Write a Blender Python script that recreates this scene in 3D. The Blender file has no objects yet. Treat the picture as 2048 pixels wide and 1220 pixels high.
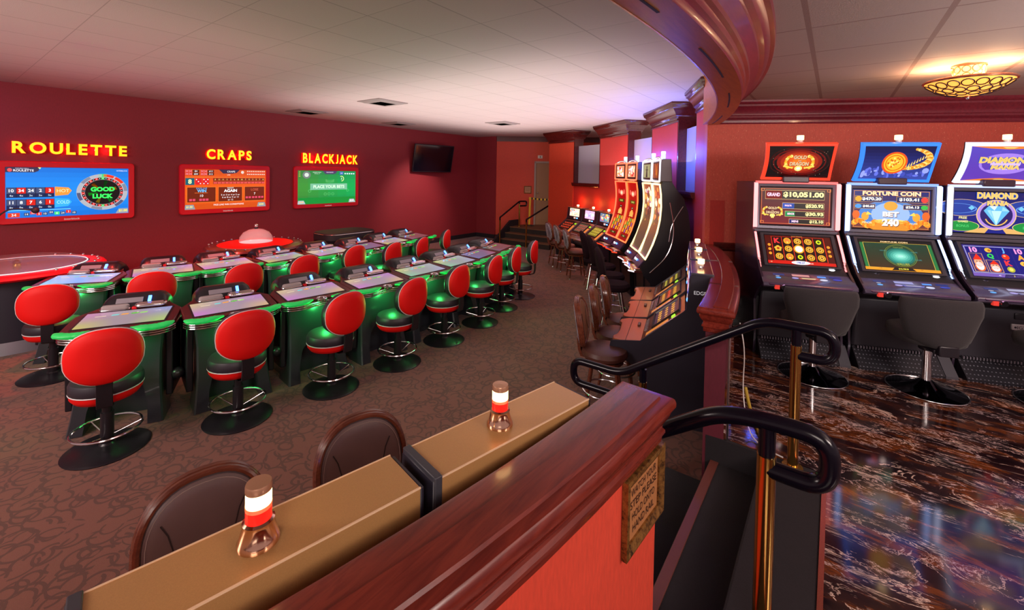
import bpy, bmesh, math, random
from mathutils import Vector, Matrix
SC = bpy.context.scene
COL = SC.collection
R = math.radians
sin, cos, pi = math.sin, math.cos, math.pi

# ---------------------------------------------------------------- camera
A0, PITCH, ROLL, EYE = R(36.4), R(1.27), R(1.03), 2.12
cam_d = bpy.data.cameras.new('camera'); cam = bpy.data.objects.new('camera', cam_d); COL.objects.link(cam)
_r0 = Vector((cos(A0), sin(A0), 0)); _f0 = Vector((-sin(A0), cos(A0), 0)); _up = Vector((0, 0, 1))
_f = _f0 * cos(PITCH) - _up * sin(PITCH); _u = _up * cos(PITCH) + _f0 * sin(PITCH)
_cx = _r0 * cos(ROLL) + _u * sin(ROLL); _cy = _u * cos(ROLL) - _r0 * sin(ROLL); _cz = -_f
cam.matrix_world = Matrix(((_cx.x, _cy.x, _cz.x, 0), (_cx.y, _cy.y, _cz.y, 0), (_cx.z, _cy.z, _cz.z, EYE), (0, 0, 0, 1)))
cam_d.sensor_width = 36; cam_d.lens = 876 / 2048 * 36; cam_d.shift_y = -(610 - 366) / 2048
cam_d.clip_start = 0.02; cam_d.clip_end = 100
SC.camera = cam

# ---------------------------------------------------------------- world, exposure, large lights
world = bpy.data.worlds.new('world'); SC.world = world; world.use_nodes = True
_bg = world.node_tree.nodes['Background']; _bg.inputs[0].default_value = (1.0, 0.66, 0.66, 1); _bg.inputs[1].default_value = 0.22
SC.view_settings.view_transform = 'Standard'; SC.view_settings.look = 'None'
SC.view_settings.gamma = 1; SC.view_settings.use_curve_mapping = False
SC.view_settings.exposure = 0.8
SC.cycles.use_denoising = True
SC.cycles.max_bounces = 7; SC.cycles.diffuse_bounces = 3; SC.cycles.glossy_bounces = 4
SC.cycles.transparent_max_bounces = 10; SC.cycles.sample_clamp_indirect = 5; SC.cycles.sample_clamp_direct = 12
SC.cycles.caustics_reflective = False; SC.cycles.caustics_refractive = False

def area(name, loc, target, size, power, color, sy=None):
    d = bpy.data.lights.new(name, 'AREA'); d.energy = power; d.color = color
    d.shape = 'RECTANGLE'; d.size = size; d.size_y = sy or size
    o = bpy.data.objects.new(name, d); COL.objects.link(o); o.location = loc
    o.rotation_euler = (Vector(target) - Vector(loc)).to_track_quat('-Z', 'Y').to_euler()
    return o
def point(name, loc, power, color, rad=0.02):
    d = bpy.data.lights.new(name, 'POINT'); d.energy = power; d.color = color; d.shadow_soft_size = rad
    o = bpy.data.objects.new(name, d); COL.objects.link(o); o.location = loc; return o
def spot(name, loc, target, power, color, angle=70, blend=0.8, rad=0.05):
    d = bpy.data.lights.new(name, 'SPOT'); d.energy = power; d.color = color; d.shadow_soft_size = rad
    d.spot_size = R(angle); d.spot_blend = blend
    o = bpy.data.objects.new(name, d); COL.objects.link(o); o.location = loc
    o.rotation_euler = (Vector(target) - Vector(loc)).to_track_quat('-Z', 'Y').to_euler(); return o
# added fill lamps, no such fixtures: upward bounce, then pit, upper room and corridor
area('pit_bounce_fill', (-4.8, 6.8, 2.35), (-4.8, 6.8, 3.3), 6.0, 100, (1.0, 0.88, 0.84), 6.0)  # floats below the ceiling facing up, no real fixture
area('pit_bounce_fill_near', (-6.0, 1.0, 2.35), (-6.0, 1.0, 3.3), 4.0, 9, (1.0, 0.50, 0.52), 3.0)
area('room_bounce_fill', (2.7, 3.0, 2.2), (2.7, 3.0, 3.0), 1.8, 48, (1.0, 0.84, 0.80), 1.8)  # added out of view, facing up, to brighten the room ceiling
area('upper_room_fill', (1.2, -1.6, 2.95), (-0.6, 2.2, 0.6), 1.6, 52, (1.0, 0.84, 0.76), 1.6)  # added fill from behind the camera onto the steps
area('pit_fill_behind', (-4.2, -2.2, 3.1), (-6.4, 3.6, 0.8), 2.5, 125, (1.0, 0.84, 0.78), 2.0)  # added fill over the pit tables, out of view
area('upper_room_fill', (2.8, 1.4, 2.95), (1.2, 5.6, 1.2), 1.4, 90, (1.0, 0.84, 0.76), 1.0)  # unseen fill added to brighten the right wall
area('corridor_fill', (-0.5, 10.0, 3.2), (-0.5, 10.0, 0), 2.0, 60, (1.0, 0.9, 0.85), 2.0)  # added to light the closed-off corridor

# ---------------------------------------------------------------- materials
MATS = {}
def mat(name, col, rough=0.5, metal=0.0, emit=None, es=0.0, spec=None, trans=0.0, coat=0.0, alpha=1.0, sheen=0.0):
    if name in MATS: return MATS[name]
    m = bpy.data.materials.new(name); m.use_nodes = True; b = m.node_tree.nodes['Principled BSDF']
    b.inputs['Base Color'].default_value = (*col, 1); b.inputs['Roughness'].default_value = rough
    b.inputs['Metallic'].default_value = metal
    if emit is not None:
        b.inputs['Emission Color'].default_value = (*emit, 1); b.inputs['Emission Strength'].default_value = es
    if spec is not None: b.inputs['Specular IOR Level'].default_value = spec
    if trans: b.inputs['Transmission Weight'].default_value = trans
    if coat: b.inputs['Coat Weight'].default_value = coat; b.inputs['Coat Roughness'].default_value = 0.08
    if alpha < 1: b.inputs['Alpha'].default_value = alpha
    if sheen: b.inputs['Sheen Weight'].default_value = sheen
    MATS[name] = m; return m
def glow(col, s=1.0):
    if s <= 1.35: s *= 0.70; col = tuple(c ** 1.5 for c in col)
    key = 'glow_%02x%02x%02x_%d' % (int(col[0] * 255), int(col[1] * 255), int(col[2] * 255), int(s * 100))
    return mat(key, (col[0] * .1, col[1] * .1, col[2] * .1), 0.35, emit=col, es=s)
class NT:
    def __init__(s, m): s.t = m.node_tree; s.b = s.t.nodes['Principled BSDF']
    def n(s, typ, **k):
        x = s.t.nodes.new(typ)
        for a, v in k.items(): setattr(x, a, v)
        return x
    def l(s, a, b): s.t.links.new(a, b)
    def math(s, op, a, b=None):
        x = s.n('ShaderNodeMath', operation=op)
        for i, v in enumerate((a, b)):
            if v is None: continue
            if isinstance(v, (int, float)): x.inputs[i].default_value = v
            else: s.l(v, x.inputs[i])
        return x.outputs[0]
    def noise(s, vec, scale, detail=3, rough=0.5, dist=0.0):
        x = s.n('ShaderNodeTexNoise'); x.inputs['Scale'].default_value = scale; x.inputs['Detail'].default_value = detail
        x.inputs['Roughness'].default_value = rough; x.inputs['Distortion'].default_value = dist
        if vec is not None: s.l(vec, x.inputs['Vector'])
        return x
    def ramp(s, fac, stops):
        x = s.n('ShaderNodeValToRGB'); e = x.color_ramp.elements
        while len(e) < len(stops): e.new(0.5)
        for i, (p, c) in enumerate(stops):
            e[i].position = p; e[i].color = (*c, 1) if len(c) == 3 else c
        s.l(fac, x.inputs[0]); return x.outputs[0]
    def mix(s, fac, a, b, blend='MIX'):
        x = s.n('ShaderNodeMix', data_type='RGBA', blend_type=blend)
        for i, v in ((0, fac), (6, a), (7, b)):
            if isinstance(v, (int, float)): x.inputs[i].default_value = v
            elif isinstance(v, tuple): x.inputs[i].default_value = (*v, 1)
            else: s.l(v, x.inputs[i])
        return x.outputs[2]
    def bump(s, h, st=0.3, d=0.01):
        x = s.n('ShaderNodeBump'); x.inputs['Strength'].default_value = st; x.inputs['Distance'].default_value = d
        s.l(h, x.inputs['Height']); s.l(x.outputs[0], s.b.inputs['Normal'])
    def pos(s, rot=0.0, scale=(1, 1, 1)):
        g = s.n('ShaderNodeNewGeometry'); mp = s.n('ShaderNodeMapping'); s.l(g.outputs['Position'], mp.inputs[0])
        mp.inputs['Rotation'].default_value = (0, 0, rot); mp.inputs['Scale'].default_value = scale
        return mp.outputs[0]
    def obj(s, scale=(1, 1, 1), rot=(0, 0, 0)):
        g = s.n('ShaderNodeTexCoord'); mp = s.n('ShaderNodeMapping'); s.l(g.outputs['Object'], mp.inputs[0])
        mp.inputs['Rotation'].default_value = rot; mp.inputs['Scale'].default_value = scale
        return mp.outputs[0]

def mk_wall(name, col, speck=0.0):
    m = mat(name, col, 0.62); t = NT(m); p = t.pos(scale=(1, 1, 0.25))
    n1 = t.noise(p, 90, 2); n2 = t.noise(t.pos(), 3.0, 3)
    c = t.mix(n1.outputs[0], tuple(x * 0.78 for x in col), tuple(min(1, x * 1.18) for x in col))
    c = t.mix(t.math('MULTIPLY', n2.outputs[0], 0.25), c, tuple(x * 0.7 for x in col))
    if speck:
        v = t.noise(t.pos(), 140, 0); f = t.math('GREATER_THAN', v.outputs[0], 0.79)
        c = t.mix(t.math('MULTIPLY', f, speck), c, (0.95, 0.6, 0.35))
    t.l(c, t.b.inputs['Base Color']); t.bump(n1.outputs[0], 0.15, 0.002); return m
W_LEFT = mk_wall('wall_red_dark', (0.30, 0.024, 0.032)); W_RED = mk_wall('wall_red', (0.52, 0.028, 0.020))
W_ORANGE = mk_wall('wall_orange_red', (0.68, 0.062, 0.022)); W_SPECK = mk_wall('wall_speckled_red', (0.62, 0.085, 0.055), 0.6)
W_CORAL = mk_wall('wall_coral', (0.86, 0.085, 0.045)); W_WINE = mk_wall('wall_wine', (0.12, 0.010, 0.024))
W_PALE = mat('corridor_pale', (0.62, 0.50, 0.48), 0.7)

def mk_wood(name, c1, c2, rough=0.24, coat=0.2):
    m = mat(name, c1, rough, coat=coat); t = NT(m)
    n = t.noise(t.pos(rot=0.05, scale=(9, 0.9, 9)), 5, 5, 0.6, 0.6)
    t.l(t.ramp(n.outputs[0], [(0.3, c1), (0.62, c2), (0.8, c1)]), t.b.inputs['Base Color']); return m
MAHOG = mk_wood('mahogany', (0.125, 0.013, 0.009), (0.235, 0.030, 0.017))
CROWNGLOSS = mk_wood('crown_gloss', (0.16, 0.014, 0.030), (0.24, 0.022, 0.040), 0.30, 0.2)
MAHOG_D = mk_wood('mahogany_dark', (0.060, 0.006, 0.006), (0.11, 0.012, 0.009))
CHAIRWOOD = mk_wood('chair_wood', (0.10, 0.022, 0.012), (0.19, 0.05, 0.025))
SOFFIT = mk_wood('soffit_wood', (0.44, 0.100, 0.020), (0.58, 0.150, 0.032), 0.36, 0.1)

def mk_ceiling(name, col, ox, oy, line, lw):
    m = mat(name, col, 0.8); t = NT(m); g = t.n('ShaderNodeNewGeometry'); s = t.n('ShaderNodeSeparateXYZ'); t.l(g.outputs['Position'], s.inputs[0])
    def ln(o, off, w):
        f = t.math('FRACT', t.math('DIVIDE', t.math('ADD', o, 100 * 0.61 - off), 0.61))
        a = t.math('ABSOLUTE', t.math('SUBTRACT', f, 0.5)); return t.math('GREATER_THAN', a, 0.5 - w / 0.61 / 2)
    f = t.math('MAXIMUM', ln(s.outputs[0], ox, lw), ln(s.outputs[1], oy, lw * 0.55))
    n = t.noise(t.pos(), 160, 2); n2 = t.noise(t.pos(), 0.9, 1)
    c = t.mix(n.outputs[0], tuple(x * 0.93 for x in col), tuple(min(1, x * 1.04) for x in col))
    # single tiles a little paler or darker than others
    v = t.n('ShaderNodeTexWhiteNoise', noise_dimensions='2D'); cc = t.n('ShaderNodeCombineXYZ')
    for i, (o, off) in enumerate(((s.outputs[0], ox), (s.outputs[1], oy))):
        t.l(t.math('FLOOR', t.math('DIVIDE', t.math('ADD', o, 100 * 0.61 - off), 0.61)), cc.inputs[i])
    t.l(cc.outputs[0], v.inputs[0]); c = t.mix(t.math('MULTIPLY', v.outputs[0], 0.12), c, tuple(x * 0.8 for x in col))
    c = t.mix(f, c, line); t.l(c, t.b.inputs['Base Color'])
    t.bump(t.math('SUBTRACT', n.outputs[0], t.math('MULTIPLY', f, 2.0)), 0.35, 0.003); return m
C_PIT = mk_ceiling('ceiling_tile_pit', (0.62, 0.50, 0.49), -1.68, 0.21, (0.42, 0.33, 0.32), 0.012)
C_ROOM = mk_ceiling('ceiling_tile_room', (0.60, 0.49, 0.46), -0.15, 0.09, (0.40, 0.28, 0.26), 0.028)

def mk_carpet():
    m = mat('carpet_curls', (0.1, 0.04, 0.03), 0.95, sheen=0.2); t = NT(m); p = t.pos()
    base = t.noise(p, 260, 2); weave = t.n('ShaderNodeTexWave'); weave.inputs['Scale'].default_value = 60; weave.inputs['Distortion'].default_value = 1.5
    t.l(t.pos(rot=0.6), weave.inputs[0])
    c = t.mix(base.outputs[0], (0.115, 0.034, 0.022), (0.255, 0.080, 0.052))
    c = t.mix(t.math('MULTIPLY', weave.outputs[0], 0.28), c, (0.23, 0.080, 0.048))
    fac = None
    for k, (sc, rr, w, off) in enumerate(((6.2, 0.46, 0.050, 0.0), (6.2, 0.28, 0.050, 7.3), (7.4, 0.42, 0.045, 21.0), (5.6, 0.36, 0.045, 33.0))):
        mp = t.n('ShaderNodeMapping'); t.l(p, mp.inputs[0]); mp.inputs['Location'].default_value = (off, off * 1.7, 0)
        d = t.noise(mp.outputs[0], 2.6, 1); a = t.n('ShaderNodeVectorMath', operation='MULTIPLY_ADD')
        t.l(d.outputs['Color'], a.inputs[0]); a.inputs[1].default_value = (0.12, 0.12, 0); t.l(mp.outputs[0], a.inputs[2])
        v = t.n('ShaderNodeTexVoronoi', voronoi_dimensions='2D'); v.inputs['Scale'].default_value = sc; t.l(a.outputs[0], v.inputs['Vector'])
        ring = t.math('LESS_THAN', t.math('ABSOLUTE', t.math('SUBTRACT', v.outputs['Distance'], rr)), w)
        gate = t.math('GREATER_THAN', t.noise(mp.outputs[0], 5.5, 0).outputs[0], 0.47)
        r = t.math('MULTIPLY', ring, gate); fac = r if fac is None else t.math('MAXIMUM', fac, r)
    c = t.mix(t.math('MULTIPLY', fac, 0.55), c, (0.036, 0.011, 0.009))
    t.l(c, t.b.inputs['Base Color']); t.bump(base.outputs[0], 0.4, 0.004); return m
CARPET = mk_carpet()
def mk_runner():
    m = mat('stair_carpet', (0.02, 0.016, 0.02), 0.95); t = NT(m); n = t.noise(t.pos(), 180, 3); n2 = t.noise(t.pos(), 7, 2)
    c = t.mix(n.outputs[0], (0.004, 0.003, 0.005), (0.015, 0.011, 0.015)); c = t.mix(t.math('MULTIPLY', n2.outputs[0], 0.5), c, (0.02, 0.014, 0.018))
    t.l(c, t.b.inputs['Base Color']); t.bump(n.outputs[0], 0.4, 0.003); return m
RUNNER = mk_runner()
def mk_marble():
    m = mat('marble_dark', (0.02, 0.01, 0.01), 0.09, coat=0.3); t = NT(m); p = t.pos()
    ps = t.pos(rot=R(57), scale=(0.8, 2.6, 1)); ps2 = t.pos(rot=R(20), scale=(1.0, 1.6, 1))
    nb = t.noise(ps, 3.2, 6, 0.62, 0.5)
    c = t.ramp(nb.outputs[0], [(0.38, (0.010, 0.004, 0.006)), (0.50, (0.028, 0.009, 0.010)), (0.58, (0.16, 0.040, 0.008)), (0.66, (0.04, 0.012, 0.008)), (0.74, (0.010, 0.005, 0.007))])
    def vein(vec, sc, th, dist, lo, hi, off):
        n = t.noise(vec, sc, 6, 0.66, dist); a = t.math('ABSOLUTE', t.math('SUBTRACT', n.outputs[0], 0.5))
        mp = t.n('ShaderNodeMapping'); t.l(vec, mp.inputs[0]); mp.inputs['Location'].default_value = (off, off, 0)
        f = t.ramp(a, [(0.0, (1, 1, 1)), (th, (0, 0, 0))]); g = t.noise(mp.outputs[0], sc * 0.55, 3)
        return t.math('MULTIPLY', f, t.ramp(g.outputs[0], [(lo, (0, 0, 0)), (hi, (1, 1, 1))]))
    f1 = vein(ps, 2.0, 0.012, 0.9, 0.50, 0.58, 3.0); f2 = vein(ps2, 4.2, 0.012, 1.0, 0.54, 0.60, 9.0); f3 = vein(ps, 6.5, 0.020, 0.6, 0.53, 0.60, 17.0)
    blotch = t.math('MULTIPLY', t.ramp(t.noise(ps, 1.7, 6, 0.7, 0.4).outputs[0], [(0.655, (0, 0, 0)), (0.675, (1, 1, 1))]), 0.85)
    c = t.mix(f1, c, (0.80, 0.58, 0.48)); c = t.mix(t.math('MULTIPLY', f2, 0.9), c, (0.75, 0.52, 0.48)); c = t.mix(t.math('MULTIPLY', f3, 0.9), c, (0.70, 0.54, 0.54)); c = t.mix(blotch, c, (0.62, 0.38, 0.28))
    s = t.n('ShaderNodeSeparateXYZ'); t.l(t.pos(rot=R(45)), s.inputs[0]); f = None
    for o in (0, 1):
        fr = t.math('FRACT', t.math('DIVIDE', t.math('ADD', s.outputs[o], 50.13 + 0.2 * o), 0.46))
        ln = t.math('GREATER_THAN', t.math('ABSOLUTE', t.math('SUBTRACT', fr, 0.5)), 0.4965); f = ln if f is None else t.math('MAXIMUM', f, ln)
    c = t.mix(t.math('MULTIPLY', f, 0.8), c, (0.015, 0.008, 0.006)); t.l(c, t.b.inputs['Base Color']); return m
MARBLE = mk_marble()
def mk_gold(name='laminate_gold', col=(0.62, 0.335, 0.125), rough=0.30):
    m = mat(name, col, rough, 0.25, coat=0.15); t = NT(m); n = t.noise(t.pos(), 420, 2)
    t.l(t.mix(n.outputs[0], tuple(x * 0.88 for x in col), tuple(min(1, x * 1.12) for x in col)), t.b.inputs['Base Color']); return m
GOLD = mk_gold(); COPPER = mk_gold('laminate_copper', (0.50, 0.165, 0.075), 0.3); BRONZE = mk_gold('laminate_bronze', (0.20, 0.075, 0.045), 0.25)
BLACK = mat('black_plastic', (0.014, 0.012, 0.017), 0.32); BLACKM = mat('black_matte', (0.018, 0.015, 0.020), 0.6)
NAVY = mat('dark_navy_panel', (0.026, 0.023, 0.038), 0.42); CHROME = mat('chrome', (0.80, 0.78, 0.80), 0.15, 1.0)
BRASS = mat('brass', (0.62, 0.36, 0.10), 0.17, 1.0); RAILBLACK = mat('rail_black', (0.004, 0.003, 0.008), 0.18, spec=0.35)
REDVINYL = mat('red_vinyl', (0.88, 0.006, 0.005), 0.55, spec=0.3); BLACKVINYL = mat('black_vinyl', (0.030, 0.024, 0.034), 0.42)
WHITEP = mat('white_piping', (0.75, 0.70, 0.70), 0.4); STITCH = mat('stitching', (0.45, 0.33, 0.30), 0.7)
def mk_leather(name, c):
    m = mat(name, c, 0.42); t = NT(m); n = t.noise(t.obj(), 60, 3); n2 = t.noise(t.obj(), 6, 2)
    t.l(t.mix(n2.outputs[0], tuple(x * 0.75 for x in c), tuple(x * 1.2 for x in c)), t.b.inputs['Base Color']); t.bump(n.outputs[0], 0.25, 0.002); return m
LEATHER = mk_leather('brown_leather', (0.165, 0.098, 0.094)); TANLEATHER = mk_leather('tan_leather', (0.26, 0.115, 0.055)); SEATLEATHER = mk_leather('seat_leather', (0.105, 0.036, 0.026))
def mk_zebra():
    m = mat('striped_fabric', (0.5, 0.5, 0.5), 0.8); t = NT(m); n = t.noise(t.obj(scale=(1, 15, 1.0)), 3.0, 3, 0.6, 0.6)
    t.l(t.ramp(n.outputs[0], [(0.40, (0.02, 0.015, 0.03)), (0.47, (0.50, 0.42, 0.50)), (0.53, (0.05, 0.04, 0.07)), (0.60, (0.62, 0.56, 0.62))]), t.b.inputs['Base Color']); return m
ZEBRA = mk_zebra()
def mk_fabric():
    m = mat('charcoal_fabric', (0.05, 0.04, 0.048), 0.95, sheen=0.1); t = NT(m); n = t.noise(t.obj(), 300, 2)
    t.l(t.mix(n.outputs[0], (0.014, 0.011, 0.014), (0.045, 0.038, 0.042)), t.b.inputs['Base Color']); t.bump(n.outputs[0], 0.5, 0.002); return m
CHARCOAL = mk_fabric()
DKFABRIC = mat('dark_plum_fabric', (0.016, 0.006, 0.010), 0.95, spec=0.2)
FRAMERED = mat('frame_red', (0.92, 0.008, 0.020), 0.4); TABLETOP = mat('table_top_maroon', (0.10, 0.014, 0.016), 0.28, coat=0.3)
GREENPAD = mat('green_pad', (0.03, 0.50, 0.10), 0.45, emit=(0.0, 0.55, 0.10), es=0.22); BODY = mat('table_body', (0.035, 0.038, 0.050), 0.30, coat=0.4)  # pads glow a little themselves, standing in for the green underglow
CLEAR = mat('clear_acrylic', (0.85, 0.70, 0.70), 0.08, trans=0.0, alpha=0.45); FROST = mat('frosted_pane', (0.46, 0.42, 0.48), 0.25, alpha=0.93)
SCREENOFF = mat('screen_black', (0.004, 0.004, 0.009), 0.12)

# ---------------------------------------------------------------- mesh builder
class MB:
    def __init__(s): s.bm = bmesh.new(); s.m = []; s.T = Matrix.Identity(4)
    def mi(s, m):
        if m not in s.m: s.m.append(m)
        return s.m.index(m)
    def v(s, p): return s.bm.verts.new(s.T @ Vector(p))
    def f(s, vs, mi=0):
        try: fc = s.bm.faces.new(vs); fc.material_index = mi; return fc
        except ValueError: return None
    def loft(s, rings, m, cap=True, closed=True, flip=False):
        mi = s.mi(m); vr = [[s.v(p) for p in r] for r in rings]; n = len(vr[0])
        for a, b in zip(vr, vr[1:]):
            for i in range(n if closed else n - 1):
                j = (i + 1) % n; s.f([a[i], a[j], b[j], b[i]], mi)
        if cap: s.f(list(reversed(vr[0])), mi); s.f(vr[-1], mi)
        return s
    def box(s, x0, x1, y0, y1, z0, z1, m):
        return s.loft([[(x0, y0, z0), (x1, y0, z0), (x1, y1, z0), (x0, y1, z0)], [(x0, y0, z1), (x1, y0, z1), (x1, y1, z1), (x0, y1, z1)]], m)
    def prism(s, poly, a, b, axis, m):
        def P(p, t): return {'x': (t, p[0], p[1]), 'y': (p[0], t, p[1]), 'z': (p[0], p[1], t)}[axis]
        return s.loft([[P(p, a) for p in poly], [P(p, b) for p in poly]], m)
    def cyl(s, p0, p1, r0, m, r1=None, seg=16, cap=True):
        p0, p1 = Vector(p0), Vector(p1); r1 = r0 if r1 is None else r1; q = (p1 - p0).to_track_quat('Z', 'Y')
        X, Y = q @ Vector((1, 0, 0)), q @ Vector((0, 1, 0))
        return s.loft([[c + X * (r * cos(2 * pi * i / seg)) + Y * (r * sin(2 * pi * i / seg)) for i in range(seg)] for c, r in ((p0, r0), (p1, r1))], m, cap)
    def lathe(s, prof, m, c=(0, 0, 0), seg=32, sx=1, sy=1, cap=True):
        return s.loft([[(c[0] + r * sx * cos(2 * pi * i / seg), c[1] + r * sy * sin(2 * pi * i / seg), c[2] + z) for i in range(seg)] for r, z in prof], m, cap)
    def tube(s, pts, r, m, seg=10, closed=False, cap=True):
        pts = [Vector(p) for p in pts]; n = len(pts); rings = []; prev = None
        for i, p in enumerate(pts):
            if closed: t = pts[(i + 1) % n] - pts[i - 1]
            else: t = pts[min(i + 1, n - 1)] - pts[max(i - 1, 0)]
            t.normalize()
            if prev is None:
                a = Vector((0, 0, 1)) if abs(t.z) < 0.9 else Vector((1, 0, 0)); X = t.cross(a).normalized()
            else: X = (prev - t * prev.dot(t)).normalized()
            prev = X; Y = t.cross(X); rings.append([p + X * r * cos(2 * pi * k / seg) + Y * r * sin(2 * pi * k / seg) for k in range(seg)])
        if closed: rings.append(rings[0])
        return s.loft(rings, m, cap and not closed)
    def torus(s, c, R_, r, m, seg=32, ms=8, sx=1, sy=1, X=(1, 0, 0), Y=(0, 1, 0)):
        c, X, Y = Vector(c), Vector(X), Vector(Y)
        return s.tube([c + X * (R_ * sx * cos(2 * pi * i / seg)) + Y * (R_ * sy * sin(2 * pi * i / seg)) for i in range(seg)], r, m, ms, True)
    def sphere(s, c, r, m, seg=16, sx=1, sy=1, sz=1, z0=-1, z1=1):
        a0, a1 = math.asin(z0), math.asin(z1); k = max(4, seg // 2); pr = []
        for i in range(k + 1):
            a = a0 + (a1 - a0) * i / k; pr.append((max(1e-4, r * cos(a)), r * sz * sin(a)))
        return s.lathe(pr, m, c, seg, sx, sy)
    def build(s, name, parent=None, bevel=0.0, seg=2, smooth=True, angle=38, loc=None):
        bmesh.ops.remove_doubles(s.bm, verts=s.bm.verts, dist=1e-6)
        bmesh.ops.recalc_face_normals(s.bm, faces=s.bm.faces)
        me = bpy.data.meshes.new(name); s.bm.to_mesh(me); s.bm.free()
        for m in s.m: me.materials.append(m)
        if smooth:
            me.shade_smooth(); me.set_sharp_from_angle(angle=R(angle))
        o = bpy.data.objects.new(name, me); COL.objects.link(o)
        if parent is not None: o.parent = parent
        if loc is not None: o.location = loc
        if bevel:
            b = o.modifiers.new('bevel', 'BEVEL'); b.width = bevel; b.segments = seg; b.limit_method = 'ANGLE'; b.angle_limit = R(40)
        return o
def thing(name, label, cat, loc=(0, 0, 0), rz=0.0, group=None):
    o = bpy.data.objects.new(name, None); COL.objects.link(o); o.location = loc; o.rotation_euler = (0, 0, rz); o.empty_display_size = 0.1
    return tag(o, label, cat, group)
def tag(o, label, cat, group=None):
    o['label'] = label; o['category'] = cat
    if group: o['group'] = group
    return o
def struct(o): o['kind'] = 'structure'; return o
def copy_tree(o, parent=None):
    c = o.copy(); COL.objects.link(c)
    if parent is not None: c.parent = parent
    for ch in list(o.children): copy_tree(ch, c)
    return c
def place(o, first, loc, rz, label=None, group=None):
    c = o if first else copy_tree(o)
    c.location = loc; c.rotation_euler = (0, 0, rz)
    if label: c['label'] = label
    if group: c['group'] = group
    return c

# ---------------------------------------------------------------- flat artwork for screens and signs
_GL = {}
def text_mesh(txt, bold=0.0):
    k = (txt, bold)
    if k not in _GL:
        cu = bpy.data.curves.new('t', 'FONT'); cu.body = txt; cu.resolution_u = 3; cu.offset = bold
        ob = bpy.data.objects.new('t', cu); COL.objects.link(ob); dg = bpy.context.evaluated_depsgraph_get()
        me = bpy.data.meshes.new_from_object(ob.evaluated_get(dg)); bpy.data.objects.remove(ob); bpy.data.curves.remove(cu)
        vs = [v.co.copy() for v in me.vertices]; fs = [list(p.vertices) for p in me.polygons]; bpy.data.meshes.remove(me)
        xs = [v.x for v in vs] or [0]; ys = [v.y for v in vs] or [0]
        _GL[k] = (vs, fs, min(xs), max(xs), min(ys), max(ys))
    return _GL[k]
class Art:
    """flat pieces in a w x h field, origin centre; surf maps (u, v, lift) -> local 3D"""
    def __init__(s, w, h, surf, s0=1.0, lift=0.0006):
        s.w, s.h, s.surf, s.s, s.k, s.lift = w, h, surf, s0, 0, lift; s.mb = MB()
    def P(s, u, v): return s.surf(u * s.w / 2, v * s.h / 2, s.k * s.lift)
    def poly(s, pts, col, st=None):
        mi = s.mb.mi(glow(col, s.s if st is None else st)); s.mb.f([s.mb.v(s.P(*p)) for p in pts], mi); return s
    def rect(s, u0, v0, u1, v1, col, st=None, n=1):
        for i in range(n):
            a = v0 + (v1 - v0) * i / n; b = v0 + (v1 - v0) * (i + 1) / n; s.poly([(u0, a), (u1, a), (u1, b), (u0, b)], col, st)
        return s
    def up(s): s.k += 1; return s
    def ell(s, u, v, a, b, col, st=None, n=20, a0=0, a1=360):
        pts = [(u + a * cos(R(a0 + (a1 - a0) * i / n)), v + b * sin(R(a0 + (a1 - a0) * i / n))) for i in range(n + (0 if a1 - a0 == 360 else 1))]
        return s.poly(pts, col, st)
    def ring(s, u, v, a, b, t, col, st=None, n=28, a0=0, a1=360):
        for i in range(n):
            p, q = R(a0 + (a1 - a0) * i / n), R(a0 + (a1 - a0) * (i + 1) / n)
            s.poly([(u + a * cos(p), v + b * sin(p)), (u + a * cos(q), v + b * sin(q)), (u + (a - t) * cos(q), v + (b - t * b / a) * sin(q)), (u + (a - t) * cos(p), v + (b - t * b / a) * sin(p))], col, st)
        return s
    def frame(s, u0, v0, u1, v1, t, col, st=None):
        tv = t * s.w / s.h
        s.rect(u0, v0, u1, v0 + tv, col, st); s.rect(u0, v1 - tv, u1, v1, col, st); s.rect(u0, v0, u0 + t, v1, col, st); s.rect(u1 - t, v0, u1, v1, col, st); return s
    def text(s, txt, u, v, hh, col, st=None, wmax=None, bold=0.0, slant=0.0, skew=0.0):
        vs, fs, x0, x1, y0, y1 = text_mesh(txt, bold)
        if not fs: return s
        sc_v = hh / max(1e-6, (y1 - y0)); sc_u = sc_v * s.h / s.w
        if wmax and 0 < wmax < (x1 - x0) * sc_u: sc_u = wmax / (x1 - x0)
        elif wmax and wmax < 0: sc_u = -wmax / (x1 - x0)
        mi = s.mb.mi(glow(col, s.s if st is None else st)); cx, cy = (x0 + x1) / 2, (y0 + y1) / 2
        nv = [s.mb.v(s.P(u + (p.x - cx) * sc_u + slant * (p.y - cy) * sc_u, v + (p.y - cy) * sc_v + skew * (p.x - cx) * sc_u)) for p in vs]
        for f_ in fs: s.mb.f([nv[i] for i in f_], mi)
        return s
    def fit(s, txt, u, v, w_, hh, col, st=None, bold=0.0): return s.text(txt, u, v, hh, col, st, -w_, bold)
    def build(s, name, parent): return s.mb.build(name, parent, smooth=False)
def plane_surf(o, ux, uy):
    o, ux, uy = Vector(o), Vector(ux).normalized(), Vector(uy).normalized(); n = ux.cross(uy)
    return lambda u, v, k: o + ux * u + uy * v + n * k

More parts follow.
